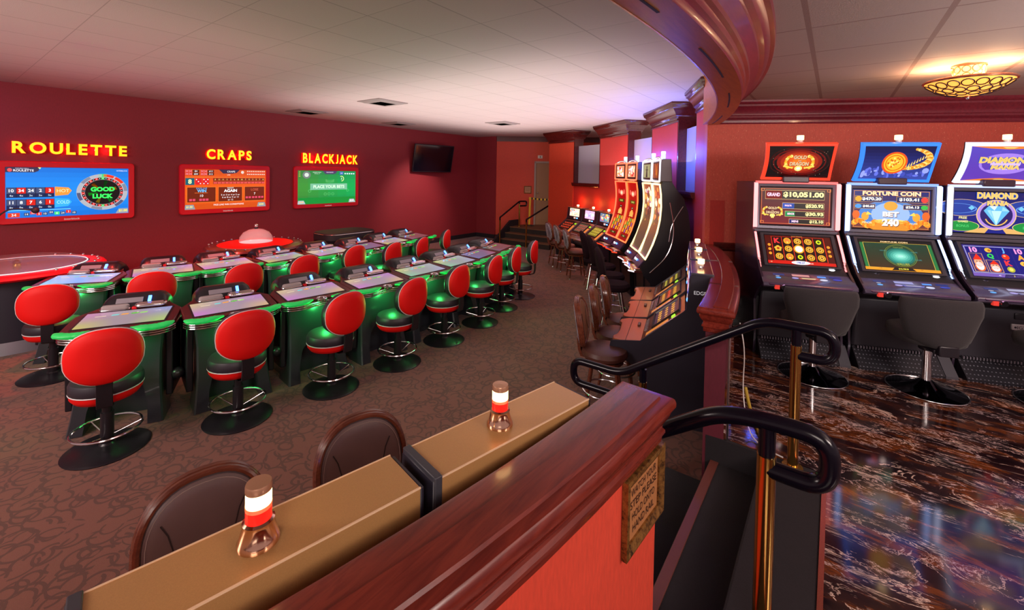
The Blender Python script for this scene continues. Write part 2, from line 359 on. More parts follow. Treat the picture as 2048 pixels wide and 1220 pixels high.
# ================================================================ THE SETTING
CX, CY = -9.75, 2.2                       # centre of the curved pit wall
def pt(r, a, z=None):
    x, y = CX + r * cos(R(a)), CY + r * sin(R(a)); return (x, y) if z is None else (x, y, z)
def ringpoly(r0, r1, a0, a1, n, o=0.0):
    e0, e1 = a0 - math.degrees(o / r1), a1 + math.degrees(o / r1)
    an = [e0 + (e1 - e0) * i / n for i in range(n + 1)]
    return [pt(r1 + o, a) for a in an] + [pt(r0 - o, a) for a in reversed(an)]
def arc_stack(mb, r0, r1, a0, a1, n, levels, m):
    return mb.loft([[(x, y, z) for x, y in ringpoly(r0, r1, a0, a1, n, o)] for z, o in levels], m)
def arc_sweep(mb, prof, a0, a1, n, m):
    return mb.loft([[pt(r, a0 + (a1 - a0) * i / n, z) for r, z in prof] for i in range(n + 1)], m)
ZM = 0.48; ZC = 3.30; ZR = 3.01
wd = (cos(R(23.3)), sin(R(23.3))); W0 = (-1.25, 5.634); W1 = (W0[0] + wd[0] * 7.5, W0[1] + wd[1] * 7.5)

mb = MB(); mb.box(-9.9, 4, -4, 13.5, -0.1, 0, CARPET); struct(mb.build('floor', smooth=False))
mb = MB()
poly = [(0.0, -3.0), (5.4, -3.0), W1, W0] + [pt(9.27, a) for a in (21.5, 18, 15, 12, 9, 6.5, 4.95)] + [(-0.30, 2.99), (0.0, 2.99)]
mb.prism(poly, 0.36, ZM, 'z', MARBLE); struct(mb.build('floor', smooth=False))
mb = MB(); mb.prism([pt(9.5, a) for a in range(22, 74, 4)] + [(-8.6, 13.4), (4, 13.4), (4, 8.0)], 0.36, ZM, 'z', CARPET); struct(mb.build('floor', smooth=False))
mb = MB(); mb.box(-9.9, 4, -4, 14, ZC, ZC + 0.1, C_PIT); struct(mb.build('ceiling', smooth=False))
mb = MB(); mb.prism([pt(9.25, a) for a in range(-26, 23, 2)] + [W0, W1, (5.4, -4), pt(9.25, -26.5)], ZR, ZR + 0.08, 'z', C_ROOM); struct(mb.build('ceiling', smooth=False))

mb = MB(); mb.box(-9.75, -9.6, -2.6, 11.2, 0, ZC, W_LEFT); struct(mb.build('wall_left', smooth=False))
mb = MB(); mb.box(-9.75, -8.8, 11.05, 11.2, 0, ZC, W_LEFT); struct(mb.build('wall_back', smooth=False))
dd = Vector((1.07, 0.70, 0)).normalized(); dn = Vector((dd.y, -dd.x, 0))     # angled wall with the door
D0 = Vector((-8.8, 11.08, 0))
def dw(s_, off, z): p = D0 + dd * s_ + dn * off; return (p.x, p.y, z)
def dbox(mb, s0, s1, o0, o1, z0, z1, m):
    return mb.loft([[dw(s0, o0, z), dw(s1, o0, z), dw(s1, o1, z), dw(s0, o1, z)] for z in (z0, z1)], m)
mb = MB(); dbox(mb, 0, 1.23, -0.12, 0, 0, ZC, W_ORANGE); dbox(mb, 1.23, 2.2, -0.12, 0, 2.50, ZC, W_ORANGE); dbox(mb, 2.2, 3.6, -0.12, 0, 0, ZC, W_ORANGE)
struct(mb.build('wall_door_side', smooth=False))
mb = MB()
for z0, z1, o in ((3.14, 3.17, .03), (3.17, 3.2, .02), (3.2, 3.24, .045), (3.24, 3.27, .065), (3.27, 3.30, .08)): dbox(mb, 0.0, 3.4, 0, o, z0, z1, MAHOG_D)
struct(mb.build('trim_door_wall', smooth=False))
mb = MB(); mb.box(-9.6, -9.585, -2.6, 11.05, 0, 0.13, BLACKM); mb.box(-9.6, -8.8, 11.035, 11.05, 0, 0.13, BLACKM); dbox(mb, 0, 1.0, 0.0, 0.015, 0, 0.13, BLACKM)
struct(mb.build('baseboard_left', smooth=False))
DOORM = mat('door_tan', (0.36, 0.17, 0.08), 0.5); DFR = mat('door_frame_grey', (0.36, 0.26, 0.22), 0.5)
mb = MB(); dbox(mb, 1.27, 2.16, -0.09, -0.04, ZM, 2.46, DOORM); dr = struct(mb.build('door_1', smooth=False))
mb = MB(); dbox(mb, 1.22, 1.275, -0.10, 0.02, ZM, 2.52, DFR); dbox(mb, 2.155, 2.21, -0.10, 0.02, ZM, 2.52, DFR); dbox(mb, 1.22, 2.21, -0.10, 0.02, 2.46, 2.52, DFR)
mb.build('door_frame', dr, smooth=False)
mb = MB(); mb.cyl(dw(1.34, -0.04, 1.5), dw(1.34, 0.02, 1.5), 0.015, CHROME); mb.sphere(dw(1.34, 0.03, 1.5), 0.028, CHROME); mb.build('door_knob', dr)

# curved wall of the pit: low wall under the openings, columns, sills, panes
mb = MB(); arc_sweep(mb, [(9.22, 0), (9.38, 0), (9.38, 1.84), (9.22, 1.84)], 22.0, 70.6, 24, W_RED); struct(mb.build('wall_curved'))
mb = MB(); arc_sweep(mb, [(9.205, 0), (9.22, 0), (9.22, 0.12), (9.205, 0.12)], 22.5, 70.6, 24, BLACKM); struct(mb.build('baseboard_curved'))
CROWN = [(2.99, .006), (3.0, .022), (3.03, .022), (3.035, .012), (3.06, .02), (3.08, .04), (3.10, .045), (3.13, .055), (3.16, .075), (3.19, .098), (3.21, .105), (3.22, .125), (3.25, .128), (3.26, .14), (3.30, .14)]
for i, (a0, a1) in enumerate(((63.6, 70.6), (48.1, 56.0), (33.3, 40.9), (22.15, 27.1))):
    ro = 9.24 if i == 3 else 9.50
    mb = MB(); arc_stack(mb, 9.20, ro, a0, a1, 3, [(0.0, 0), (ZC, 0)], W_ORANGE if i == 0 else W_RED); c = struct(mb.build('wall_column', angle=20))
    mb = MB(); arc_stack(mb, 9.20, ro, a0, a1, 1, CROWN, MAHOG_D); mb.build('crown', c, angle=60)
for i, (a0, a1) in enumerate(((56.0, 63.6), (40.9, 48.1), (27.1, 33.3))):
    w_ = None
    mb = MB(); arc_sweep(mb, [(9.34, 1.9), (9.355, 1.9), (9.355, 2.88), (9.34, 2.88)], a0, a1, 4, FROST); w_ = struct(mb.build('window_%d' % (i + 1)))
    mb = MB(); arc_sweep(mb, [(9.14, 1.88), (9.14, 1.90), (9.42, 1.90), (9.42, 1.84), (9.17, 1.81), (9.15, 1.84)], a0, a1, 6, MAHOG_D); mb.build('window_sill', w_)
    mb = MB()
    for aa, s_ in ((a0, 1), (a1, -1)): arc_sweep(mb, [(9.205, 1.9), (9.49, 1.9), (9.49, ZC), (9.205, ZC)], aa, aa + s_ * 0.22, 1, MAHOG_D)
    mb.build('window_jamb', w_)
mb = MB(); arc_sweep(mb, [(13.2, ZM), (13.3, ZM), (13.3, ZC), (13.2, ZC)], 18, 80, 16, W_PALE); struct(mb.build('wall_corridor'))

# right wall behind the upright slot machines
def rw(s_, off, z): return (W0[0] + wd[0] * s_ + wd[1] * off, W0[1] + wd[1] * s_ - wd[0] * off, z)
def rbox(mb, s0, s1, o0, o1, z0, z1, m):
    return mb.loft([[rw(s0, o0, z), rw(s1, o0, z), rw(s1, o1, z), rw(s0, o1, z)] for z in (z0, z1)], m)
mb = MB(); rbox(mb, 0, 7.5, -0.15, 0, ZM, ZR, W_SPECK); struct(mb.build('wall_right', smooth=False))
mb = MB(); prof = [(0, 2.75), (.012, 2.75), (.02, 2.765), (.02, 2.79), (.012, 2.80), (.035, 2.82), (.04, 2.84), (.05, 2.85), (.055, 2.88), (.08, 2.92), (.105, 2.945), (.11, 2.965), (.13, 2.975), (.14, 2.99), (.14, 3.01), (0, 3.01)]
mb.loft([[rw(s_, o, z) for o, z in prof] for s_ in (0.0, 7.5)], CROWNGLOSS); struct(mb.build('trim_right_crown', angle=25))
mb = MB(); prof = [(0, 1.235), (.02, 1.24), (.03, 1.26), (.03, 1.275), (.018, 1.285), (.02, 1.31), (.035, 1.315), (.035, 1.335), (0, 1.34)]
mb.loft([[rw(s_, o, z) for o, z in prof] for s_ in (0.1, 7.5)], MAHOG_D); struct(mb.build('trim_right_chair_rail', angle=25))
mb = MB(); rbox(mb, 0.0, 7.5, 0, 0.02, ZM, 0.72, MARBLE); struct(mb.build('baseboard_right', smooth=False))

# half walls with mahogany caps
CAP = [(1.135, .004), (1.14, .012), (1.165, .014), (1.17, .022), (1.18, .022), (1.19, .014), (1.205, .014), (1.215, .024), (1.235, .034), (1.245, .036), (1.25, .030), (1.255, .044), (1.265, .050), (1.28, .050), (1.292, .046), (1.298, .040), (1.300, .030)]
def half_wall(side, a0, a1, n, m):
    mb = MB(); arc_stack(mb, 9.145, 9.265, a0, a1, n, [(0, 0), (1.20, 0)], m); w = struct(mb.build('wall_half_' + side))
    mb = MB(); arc_stack(mb, 9.145, 9.265, a0, a1, n, CAP, MAHOG)
    arc_sweep(mb, [(9.182, 1.2985), (9.187, 1.308), (9.269, 1.308), (9.275, 1.2985)], a0 - 0.02, a1 + 0.02, n, MAHOG)
    mb.build('cap', w, angle=30)
    mb = MB()
    for aa in ((a0 + a1) / 2 + 2.0, (a0 + a1) / 2 - 4.4): arc_sweep(mb, [(9.098, 1.2995), (9.31, 1.2995), (9.31, 1.3046), (9.098, 1.3046)], aa, aa + 0.012, 1, MAHOG_D)
    mb.build('joint', w, smooth=False); return w
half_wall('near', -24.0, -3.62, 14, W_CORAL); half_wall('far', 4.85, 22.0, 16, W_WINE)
mb = MB(); arc_sweep(mb, [(9.265, ZM), (9.285, ZM), (9.285, 0.80), (9.265, 0.80)], 4.85, 22.0, 16, MARBLE); struct(mb.build('baseboard_half_wall'))
mb = MB(); mb.cyl(pt(9.283, 4.88, ZM), pt(9.283, 4.88, 1.13), 0.008, CHROME); struct(mb.build('trim_corner'))

# curved soffit over the half walls
prof = [(9.12, 2.745), (9.285, 2.745), (9.29, 2.752), (9.295, 2.775), (9.285, 2.79), (9.305, 2.80), (9.31, 2.83), (9.33, 2.838), (9.335, 2.86), (9.36, 2.885), (9.385, 2.905), (9.39, 2.925), (9.42, 2.935), (9.44, 2.955), (9.45, 2.975), (9.475, 2.98), (9.48, 3.01), (9.35, 3.03), (9.35, 3.3), (9.09, 3.3), (9.11, 3.25), (9.115, 2.76)]
mb = MB(); arc_sweep(mb, prof, -25, 21.9, 48, SOFFIT)
sf = mb.build('trim_soffit', angle=25); struct(sf)
sf.data.materials.append(CROWNGLOSS)
for p in sf.data.polygons:
    c = p.center; rr = math.hypot(c.x - CX, c.y - CY)
    if rr > 9.287: p.material_index = 1
mb = MB()
for k in range(5):
    a0 = -16 + k * 8.2; arc_sweep(mb, [(9.196, 2.7435), (9.208, 2.7435), (9.208, 2.748), (9.196, 2.748)], a0, a0 + 4.6, 8, mat('slot_dark', (0.01, 0.004, 0.003), 0.6))
mb.build('slot', sf, smooth=False)
mb = MB(); arc_sweep(mb, [(9.108, 2.746), (9.118, 2.744), (9.122, 2.752), (9.114, 2.76)], -25, 21.9, 48, SOFFIT); mb.build('bead', sf)

# steps down into the pit (foreground) and the steps at the back
NOSE = mat('nosing_brown', (0.13, 0.035, 0.026), 0.45)
mb = MB(); mb.box(-0.30, 0.0, 0.2, 2.99, 0.0, ZM, RUNNER); mb.box(-0.585, -0.30, 0.6, 2.99, 0.0, 0.32, RUNNER); mb.box(-0.87, -0.585, 1.66, 2.99, 0.0, 0.16, RUNNER)
st = struct(mb.build('floor_steps', bevel=0.012, smooth=False))
mb = MB(); mb.box(-0.590, -0.540, 0.6, 2.985, 0.318, 0.327, NOSE); mb.build('nosing', st, bevel=0.003)
mb = MB(); mb.box(-0.012, 0.008, 0.2, 2.99, 0.478, 0.486, mat('edge_strip_copper', (0.42, 0.13, 0.09), 0.25, 0.8)); mb.build('edge_strip', st, smooth=False)
mb = MB(); mb.box(-0.62, -0.30, 2.972, 3.0, 0.0, 0.475, RUNNER); mb.build('stringer', st, smooth=False)
mb = MB(); STEPC = mat('back_step_carpet', (0.030, 0.022, 0.018), 0.9); TREADC = mat('back_step_edge', (0.16, 0.075, 0.035), 0.7)
for k, y in enumerate((10.40, 10.62, 10.85)):
    mb.box(-8.05, -6.35, y, 11.0, 0.16 * k, 0.16 * (k + 1) - 0.03, STEPC); mb.box(-8.05, -6.35, y - 0.01, 11.0, 0.16 * (k + 1) - 0.03, 0.16 * (k + 1), TREADC)
mb.prism([(-8.05, 10.99), (-6.2, 10.99), (-5.3, 13.3), (-8.05, 13.3)], 0.38, ZM, 'z', TREADC)
mb.prism([(10.1, 0), (10.1, .13), (10.9, .66), (11.35, .66), (11.35, 0)], -8.12, -8.05, 'x', BLACKM)
struct(mb.build('floor_back_steps', smooth=False))

# ceiling vents, room lights
VENT = mat('vent_grey', (0.30, 0.24, 0.23), 0.6)
for i, (x, y, lab) in enumerate(((-6.28, 4.74, 'largest grey square air vent in the pit ceiling, nearest the camera'), (-8.7, 4.72, 'grey ceiling vent close to the left wall, above the blackjack screen'),
                                 (-8.7, 7.05, 'grey ceiling vent close to the left wall near the black television'), (-6.35, 8.2, 'faint round-looking ceiling vent farthest back in the pit ceiling'))):
    t = thing('ceiling_vent', lab, 'vent', (x, y, ZC), 0, 'air vents in the pit ceiling')
    mb = MB(); mb.box(-.3, .3, -.3, .3, -.012, 0, VENT); mb.build('plate', t, bevel=.004)
    mb = MB()
    for k in range(4):
        q = .25 - k * .06
        mb.loft([[(q, q, -.013), (-q, q, -.013), (-q, -q, -.013), (q, -q, -.013)], [(q - .03, q - .03, -.03), (-q + .03, q - .03, -.03), (-q + .03, -q + .03, -.03), (q - .03, -q + .03, -.03)]], mat('vent_dark', (0.09, 0.06, 0.06), 0.6) if k % 2 else VENT)
    mb.build('louvre', t, smooth=False)

# ---- brass and black handrails
def rail(name, lab, posts, path, rr, loc_y=None):
    t = thing(name, lab, 'handrail', posts[0][:2] + (posts[0][2],), 0); o = Vector(t.location)
    for (x, y, z0, z1) in [(p[0], p[1], p[2], p[3]) for p in posts]:
        mb = MB(); mb.cyl(Vector((x, y, z0)) - o, Vector((x, y, z1 - rr * 3.3)) - o, rr * 1.0, BRASS, seg=20); mb.cyl(Vector((x, y, z0)) - o, Vector((x, y, z0 + 0.012)) - o, rr * 1.9, BRASS, seg=20)
        p = mb.build('post', t)
        mb = MB(); mb.cyl(Vector((x, y, z1 - rr * 3.3)) - o, Vector((x, y, z1)) - o, rr * 0.9, RAILBLACK, seg=20); mb.build('post_collar', t)
    mb = MB(); mb.tube([Vector(p) - o for p in path], rr, RAILBLACK, 14); mb.build('rail', t, angle=60); return t
def bez(pts, n=6, rad=0.08):
    """round the corners of a polyline"""
    out = [Vector(pts[0])]
    for a, b, c in zip(pts, pts[1:], pts[2:]):
        a, b, c = Vector(a), Vector(b), Vector(c); r1 = min(rad, (a - b).length * .49); r2 = min(rad, (c - b).length * .49)
        p, q = b + (a - b).normalized() * r1, b + (c - b).normalized() * r2
        for i in range(n + 1):
            u = i / n; out.append(p * (1 - u) ** 2 + b * 2 * u * (1 - u) + q * u * u)
    out.append(Vector(pts[-1])); return out
YN = 1.74
rail('handrail', 'near black handrail on a brass post beside the framed sign', [(-0.165, YN, ZM, 1.26)],
     [(-1.20, YN, .52)] + bez([(-1.20, YN, .66), (-0.32, YN, 1.255), (-0.17, YN, 1.28), (0.012, YN, 1.28), (0.012, YN, 1.115), (-0.16, YN, 1.115)], 8, 0.075)[0:], 0.030)
YF = 2.93
rail('handrail', 'far black handrail on two brass posts beside the wine-red wall end', [(-0.15, YF, ZM, 1.27), (-1.02, YF, 0.0, 0.80)],
     bez([(-1.0, YF, .56), (-1.55, YF, .56), (-1.55, YF, .725), (-1.18, YF, .725), (-0.31, YF, 1.285), (0.025, YF, 1.285), (0.025, YF, 1.125), (-0.14, YF, 1.125)], 8, 0.08), 0.027)
rail('handrail', 'distant handrail with brass posts on the left of the back steps, against the orange wall', [(-8.0, 10.28, 0, .80), (-7.81, 11.0, ZM, 1.26)],
     bez([(-8.0, 10.28, .80), (-7.81, 11.0, 1.26), (-7.70, 11.22, 1.26), (-7.70, 11.22, 1.12), (-7.8, 11.0, 1.12)], 4, 0.05), 0.024)
rail('handrail', 'distant handrail with one brass post on the right of the back steps', [(-7.10, 10.36, 0, .80)],
     bez([(-7.10, 10.36, .80), (-6.75, 11.1, 1.22), (-6.5, 11.6, 1.24)], 4, 0.05), 0.024)
# yellow stanchion with striped tape
YEL = mat('stanchion_yellow', (0.85, 0.52, 0.03), 0.4)
t = thing('belt_stanchion', 'yellow crowd stanchion with black and yellow tape on the back landing', 'stanchion', (-7.72, 11.42, ZM))
mb = MB(); mb.lathe([(.17, 0), (.17, .015), (.12, .03), (.03, .04)], BLACK); mb.build('base', t)
mb = MB(); mb.cyl((0, 0, .03), (0.02, 0, .84), .034, YEL); mb.build('post', t)
mb = MB(); mb.cyl((0.02, 0, .84), (0.02, 0, .90), .042, YEL); mb.build('head', t)
mb = MB()
for k in range(14):
    a, b = .05 + k * .065, .05 + (k + 1) * .065; m_ = YEL if k % 2 else BLACKM; dz = lambda s_: .87 - .06 * sin(pi * s_ / .96) * .5
    mb.loft([[(a * .9, a * .25, dz(a) - .028), (a * .9, a * .25, dz(a) + .028)], [(b * .9 + (.0), b * .25, dz(b) - .028), (b * .9, b * .25, dz(b) + .028)]], m_, cap=False, closed=False)
mb.build('tape', t, smooth=False)
# framed notices
def framed(t, o, ux, uy, w, h, fw, dep, mf, mp):
    ux, uy, o = Vector(ux), Vector(uy), Vector(o); n = ux.cross(uy)
    def q(u, v, k): return o + ux * u + uy * v + n * k
    mb = MB(); rings = []
    for du, k in ((0, 0), (0, dep), (.3, dep * 1.15), (1, dep * .6), (1, dep * .25)):
        a, b = w / 2 - fw * du, h / 2 - fw * du; rings.append([q(-a, -b, k), q(a, -b, k), q(a, b, k), q(-a, b, k)])
    mb.loft(rings, mf, cap=False); mb.build('frame', t, angle=25)
    mb = MB(); a, b = w / 2 - fw, h / 2 - fw; mb.f([mb.v(q(-a, -b, dep * .25)), mb.v(q(a, -b, dep * .25)), mb.v(q(a, b, dep * .25)), mb.v(q(-a, b, dep * .25))], mb.mi(mp)); mb.build('panel', t, smooth=False)
def mk_aged():
    m = mat('aged_gilt_frame', (0.2, 0.1, 0.03), 0.4, 0.5); t = NT(m); n = t.noise(t.pos(), 45, 5, 0.7)
    t.l(t.ramp(n.outputs[0], [(0.35, (0.03, 0.012, 0.006)), (0.5, (0.26, 0.12, 0.03)), (0.7, (0.42, 0.22, 0.06))]), t.b.inputs['Base Color']); return m
AGED = mk_aged(); SIGNP = mat('sign_tan', (0.50, 0.21, 0.08), 0.45); SIGNT = mat('sign_letters', (0.05, 0.02, 0.012), 0.5)
t = thing('framed_sign', 'framed sign on the coral half wall reading WATCH YOUR STEP PLEASE HOLD ONTO HAND RAIL', 'sign', (*pt(9.2655, -4.38), 1.003), R(-4.4))
framed(t, (0, 0, 0), (0, 1, 0), (0, 0, 1), 0.305, 0.258, 0.034, 0.020, AGED, SIGNP)
def flat_text(parent, name, lines, surf, m):
    mb = MB(); mi = mb.mi(m)
    for txt, u, v, hh, wd_ in lines:
        vs, fs, x0, x1, y0, y1 = text_mesh(txt); sv = hh / (y1 - y0); su = wd_ / (x1 - x0) if wd_ else sv
        nv = [mb.v(surf(u + (p.x - (x0 + x1) / 2) * su, v + (p.y - (y0 + y1) / 2) * sv, 0.001)) for p in vs]
        for f_ in fs: mb.f([nv[i] for i in f_], mi)
    return mb.build(name, parent, smooth=False)
flat_text(t, 'lettering', [('WATCH YOUR', 0, .062, .026, .20), ('STEP PLEASE', 0, .022, .026, .21), ('HOLD ONTO', 0, -.020, .026, .18), ('HAND RAIL', 0, -.062, .026, .17)], plane_surf((0.006, 0, 0), (0, 1, 0), (0, 0, 1)), SIGNT)
t = thing('framed_notice', 'small framed tan notice on the orange wall beside the back door', 'sign', dw(1.02, 0.001, 1.60))
framed(t, (0, 0, 0), dd, (0, 0, 1), 0.24, 0.24, 0.025, 0.02, AGED, SIGNP)
flat_text(t, 'lettering', [('WATCH YOUR', 0, .05, .018, .14), ('STEP PLEASE', 0, .02, .018, .14), ('HOLD ONTO', 0, -.01, .018, .12), ('HAND RAIL', 0, -.04, .018, .12)], plane_surf(dn * .006, dd, (0, 0, 1)), SIGNT)
t = thing('exit_number_sign', 'small white plate on the orange wall above the back door', 'wall plate', dw(1.40, 0.001, 2.66))  # exit number sign over the door
mb = MB(); q = lambda u, v, k: dd * u + Vector((0, 0, v)) + dn * k
mb.loft([[q(-.075, -.05, k), q(.075, -.05, k), q(.075, .05, k), q(-.075, .05, k)] for k in (0, .012)], mat('plate_white', (0.7, 0.6, 0.55), 0.5)); mb.build('plate', t, bevel=.003)
mb = MB(); mb.loft([[q(-.01, -.03, k), q(.01, -.03, k), q(.01, .03, k), q(-.01, .03, k)] for k in (.012, .016)], BLACKM); mb.build('slot', t, smooth=False)

# ================================================================ THE GAMING PIT
# ---- wall screens and lit signs on the left wall
def lit_letters(t, txt, y0, y1, z0, z1, z0b, z1b):
    """one mesh per letter, in the local frame of the sign (wall plane x = 0)"""
    xs = []; 
    for i, ch in enumerate(txt):
        cu = bpy.data.curves.new('t', 'FONT'); cu.body = ch; cu.extrude = 0.0; cu.offset = 0.035; cu.resolution_u = 4
        ob = bpy.data.objects.new('t', cu); COL.objects.link(ob); me = bpy.data.meshes.new_from_object(ob.evaluated_get(bpy.context.evaluated_depsgraph_get()))
        bpy.data.objects.remove(ob); bpy.data.curves.remove(cu)
        xs.append(([v.co.copy() for v in me.vertices], [list(p.vertices) for p in me.polygons], [tuple(e.vertices) for e in me.edges])); bpy.data.meshes.remove(me)
    widths = [max(p.x for p in v) - min(p.x for p in v) for v, _, _ in xs]; gap = 0.16; tot = sum(widths) + gap * (len(txt) - 1); k = (y1 - y0) / tot; cur = y0
    YM = glow((1.0, 0.38, 0.008), 1.4); RM = glow((1.0, 0.010, 0.01), 1.3); RB = glow((0.9, 0.0, 0.01), 1.3)
    for (vs, fs, es), w_ in zip(xs, widths):
        mx = min(p.x for p in vs); my0 = min(p.y for p in vs); my1 = max(p.y for p in vs)
        u = (cur - y0) / (y1 - y0); za, zb = z0 + (z0b - z0) * u, z1 + (z1b - z1) * u
        P = lambda p, x: (x, cur + (p.x - mx) * k, za + (p.y - my0) / (my1 - my0) * (zb - za))
        mb = MB(); a = [mb.v(P(p, 0.085)) for p in vs]; b = [mb.v(P(p, 0.02)) for p in vs]
        cnt = {}
        for f_ in fs:
            mb.f([a[i] for i in f_], mb.mi(YM)); mb.f([b[i] for i in reversed(f_)], mb.mi(RB))
            for i in range(len(f_)):
                e = tuple(sorted((f_[i], f_[(i + 1) % len(f_)]))); cnt[e] = cnt.get(e, 0) + 1
        for (i, j), c in cnt.items():
            if c == 1: mb.f([a[i], a[j], b[j], b[i]], mb.mi(RM))
        o = mb.build('letter', t, smooth=False)
        cur += (w_ + gap) * k
    return t
def sign(txt, y0, y1, z0, z1, z0b, z1b, lab):
    t = thing('lit_sign', lab, 'sign', (-9.598, 0, 0)); lit_letters(t, txt, y0, y1, z0, z1, z0b, z1b)
    n = len(txt)
    for k in range(n): point('sign_glow', (-9.545, y0 + (y1 - y0) * (k + .5) / n, (z0 + z1) / 2), .9, (1.0, 0.015, 0.012), 0.012)
sign('ROULETTE', 0.80, 2.07, 2.285, 2.455, 2.285, 2.455, 'glowing yellow and red letters spelling ROULETTE on the left wall')
sign('CRAPS', 3.22, 4.01, 2.285, 2.475, 2.285, 2.475, 'glowing yellow and red letters spelling CRAPS on the left wall')
sign('BLACKJACK', 5.07, 6.46, 2.27, 2.49, 2.27, 2.49, 'glowing yellow and red letters spelling BLACKJACK on the left wall')

def rrect(w, h, r, n=4):
    out = []
    for cx, cy, a in ((w / 2 - r, h / 2 - r, 0), (-w / 2 + r, h / 2 - r, 90), (-w / 2 + r, -h / 2 + r, 180), (w / 2 - r, -h / 2 + r, 270)):
        for i in range(n + 1): out.append((cx + r * cos(R(a + 90 * i / n)), cy + r * sin(R(a + 90 * i / n))))
    return out
def wall_screen(lab, yc, w, z0, z1):
    t = thing('wall_screen', lab, 'screen', (-9.598, yc, (z0 + z1) / 2), 0, 'big red framed screens on the left wall'); h = z1 - z0
    mb = MB(); rr = lambda w_, h_, r_, x: [(x, a, b) for a, b in rrect(w_, h_, r_)]
    mb.loft([rr(w, h, .05, 0), rr(w, h, .05, .05), rr(w - .02, h - .02, .045, .065), rr(w - .15, h - .17, .01, .062), rr(w - .16, h - .18, .005, .045)], FRAMERED, cap=False); mb.build('frame', t, angle=30)
    mb = MB(); mb.box(.0, .046, -(w - .16) / 2, (w - .16) / 2, -(h - .18) / 2, (h - .18) / 2, SCREENOFF); mb.build('display', t, smooth=False)
    W_, H_ = w - .16, h - .18
    A = Art(W_, H_, plane_surf((.047, 0, 0), (0, 1, 0), (0, 0, 1)), 1.0)
    flat_text(t, 'maker_name', [('Interblock', 0, -h / 2 + .042, .026, .17)], plane_surf((.064, 0, 0), (0, 1, 0), (0, 0, 1)), glow((.8, .8, .75), .6))
    return t, A
# roulette screen
t, A = wall_screen('big red framed roulette screen, blue with a GOOD LUCK number wheel', 1.417, 1.515, 1.25, 2.17)
for k in range(10):
    a, b = -1 + k * .2, -1 + (k + 1) * .2; c = .5 + .5 * sin(pi * (k + .5) / 10)
    A.rect(-1, a, 1, b, (0.01 + .03 * c, 0.17 + .22 * c, 0.58 + .30 * c))
A.up().poly([(-1, 1), (-.5, 1), (-.52, .86), (-.58, .80), (-1, .80)], (.10, .09, .17)).up()
A.text('ROULETTE', -.74, .875, .085, (.9, .9, .95), wmax=.34, bold=.02).text('DOUBLE BALL', -.76, .955, .04, (.8, .8, .9), wmax=.22).ell(-.94, .89, .035, .07, (.9, .2, .2))
A.poly([(-.53, 1), (-.48, 1), (-.50, .93)], (.8, 1, .5))
for row, (vals, subs, cols) in enumerate(((('10', '34', '24', '2', '3'), ('4x', '4x', '3x', '3x', '3x'), 'grggr'), (('11', '8', '7', '6', '1'), ('0x', '0x', '0x', '0x', '0x'), 'ggrgr'))):
    y = .10 - row * .47
    A.k = 1; A.rect(-.99, y - .30, -.28, y + .10, (.01, .03, .10))
    for k in range(5):
        u = -.985 + k * .142; A.k = 2; A.rect(u, y - .14, u + .132, y + .09, (.75, .05, .03) if cols[k] == 'r' else (.13, .17, .30)); A.rect(u, y - .285, u + .132, y - .155, (.02, .06, .18))
        A.k = 3; A.text(vals[k], u + .066, y - .025, .12, (1, 1, 1), wmax=.11, bold=.02); A.text(subs[k], u + .066, y - .22, .07, (.8, .9, 1), wmax=.08)
    A.k = 2; A.poly([(-.27, y - .26), (-.06, y - .22), (-.0, y - .05), (-.05, y + .08), (-.27, y + .12)], (1, .45, .12) if row == 0 else (.10, .55, .9)); A.k = 3
    A.text('HOT' if row == 0 else 'COLD', -.14, y - .05, .13, (1, .9, .6) if row == 0 else (.6, .95, 1), wmax=.2)
A.k = 2; A.rect(-1, -.72, -.02, -.70, (.4, .85, 1)).rect(-.97, -.97, -.80, -.80, (.8, .12, .05))
for k, (s_, c) in enumerate((('14', 'b'), ('32', 'r'), ('5', 'r'), ('10', 'b'), ('24', 'b'), ('0', 'g'), ('24', 'b'), ('3', 'r'), ('10', 'b'))):
    u = -.70 + k * .092; v = -.87 + (.05 if k % 3 == 1 else 0)
    A.k = 2; A.rect(u - .04, v - .06, u + .04, v + .06, {'r': (.8, .08, .05), 'b': (.10, .16, .30), 'g': (.15, .8, .3)}[c]); A.k = 3; A.text(s_, u, v, .07, (1, 1, 1), wmax=.06)
A.k = 3; A.text('34', -.885, -.885, .1, (1, 1, 1), wmax=.09)
A.k = 1; cu_, cv_ = .53, -.03; a_ = .455; b_ = a_ * A.w / A.h * .94
A.ell(cu_, cv_, a_ * 1.0, b_, (.55, .57, .62), n=40)
for k in range(12):
    A.k = 2; A.ring(cu_, cv_, a_ * .99, b_ * .99, a_ * .14, [(.35, .37, .45), (.55, .56, .60), (.18, .20, .32), (.55, .56, .60)][k % 4] if k not in (2, 1) else (.85, .10, .05), n=4, a0=k * 30 + 2, a1=k * 30 + 28)
A.poly([(cu_ - .07, cv_ + b_ * .80), (cu_ + .07, cv_ + b_ * .80), (cu_ + .07, cv_ + b_ * 1.0), (cu_ - .07, cv_ + b_ * 1.0)], (.15, .75, .3))
A.k = 3; A.ell(cu_, cv_, a_ * .83, b_ * .83, (.60, .62, .65), n=40); A.k = 4
for k in range(38):
    an = k * 360 / 38; A.ring(cu_, cv_, a_ * .81, b_ * .81, a_ * .11, (.1, .7, .2) if k in (9, 28) else ((.80, .05, .03) if k % 2 else (.06, .05, .07)), n=2, a0=an, a1=an + 360 / 38)
A.k = 5; A.ell(cu_, cv_, a_ * .69, b_ * .69, (.025, .018, .02), n=40)
for k in range(38):
    an = R((k + .5) * 360 / 38); A.ell(cu_ + a_ * .755 * cos(an), cv_ + b_ * .755 * sin(an), .008, .016, (.9, .9, .9), n=6)
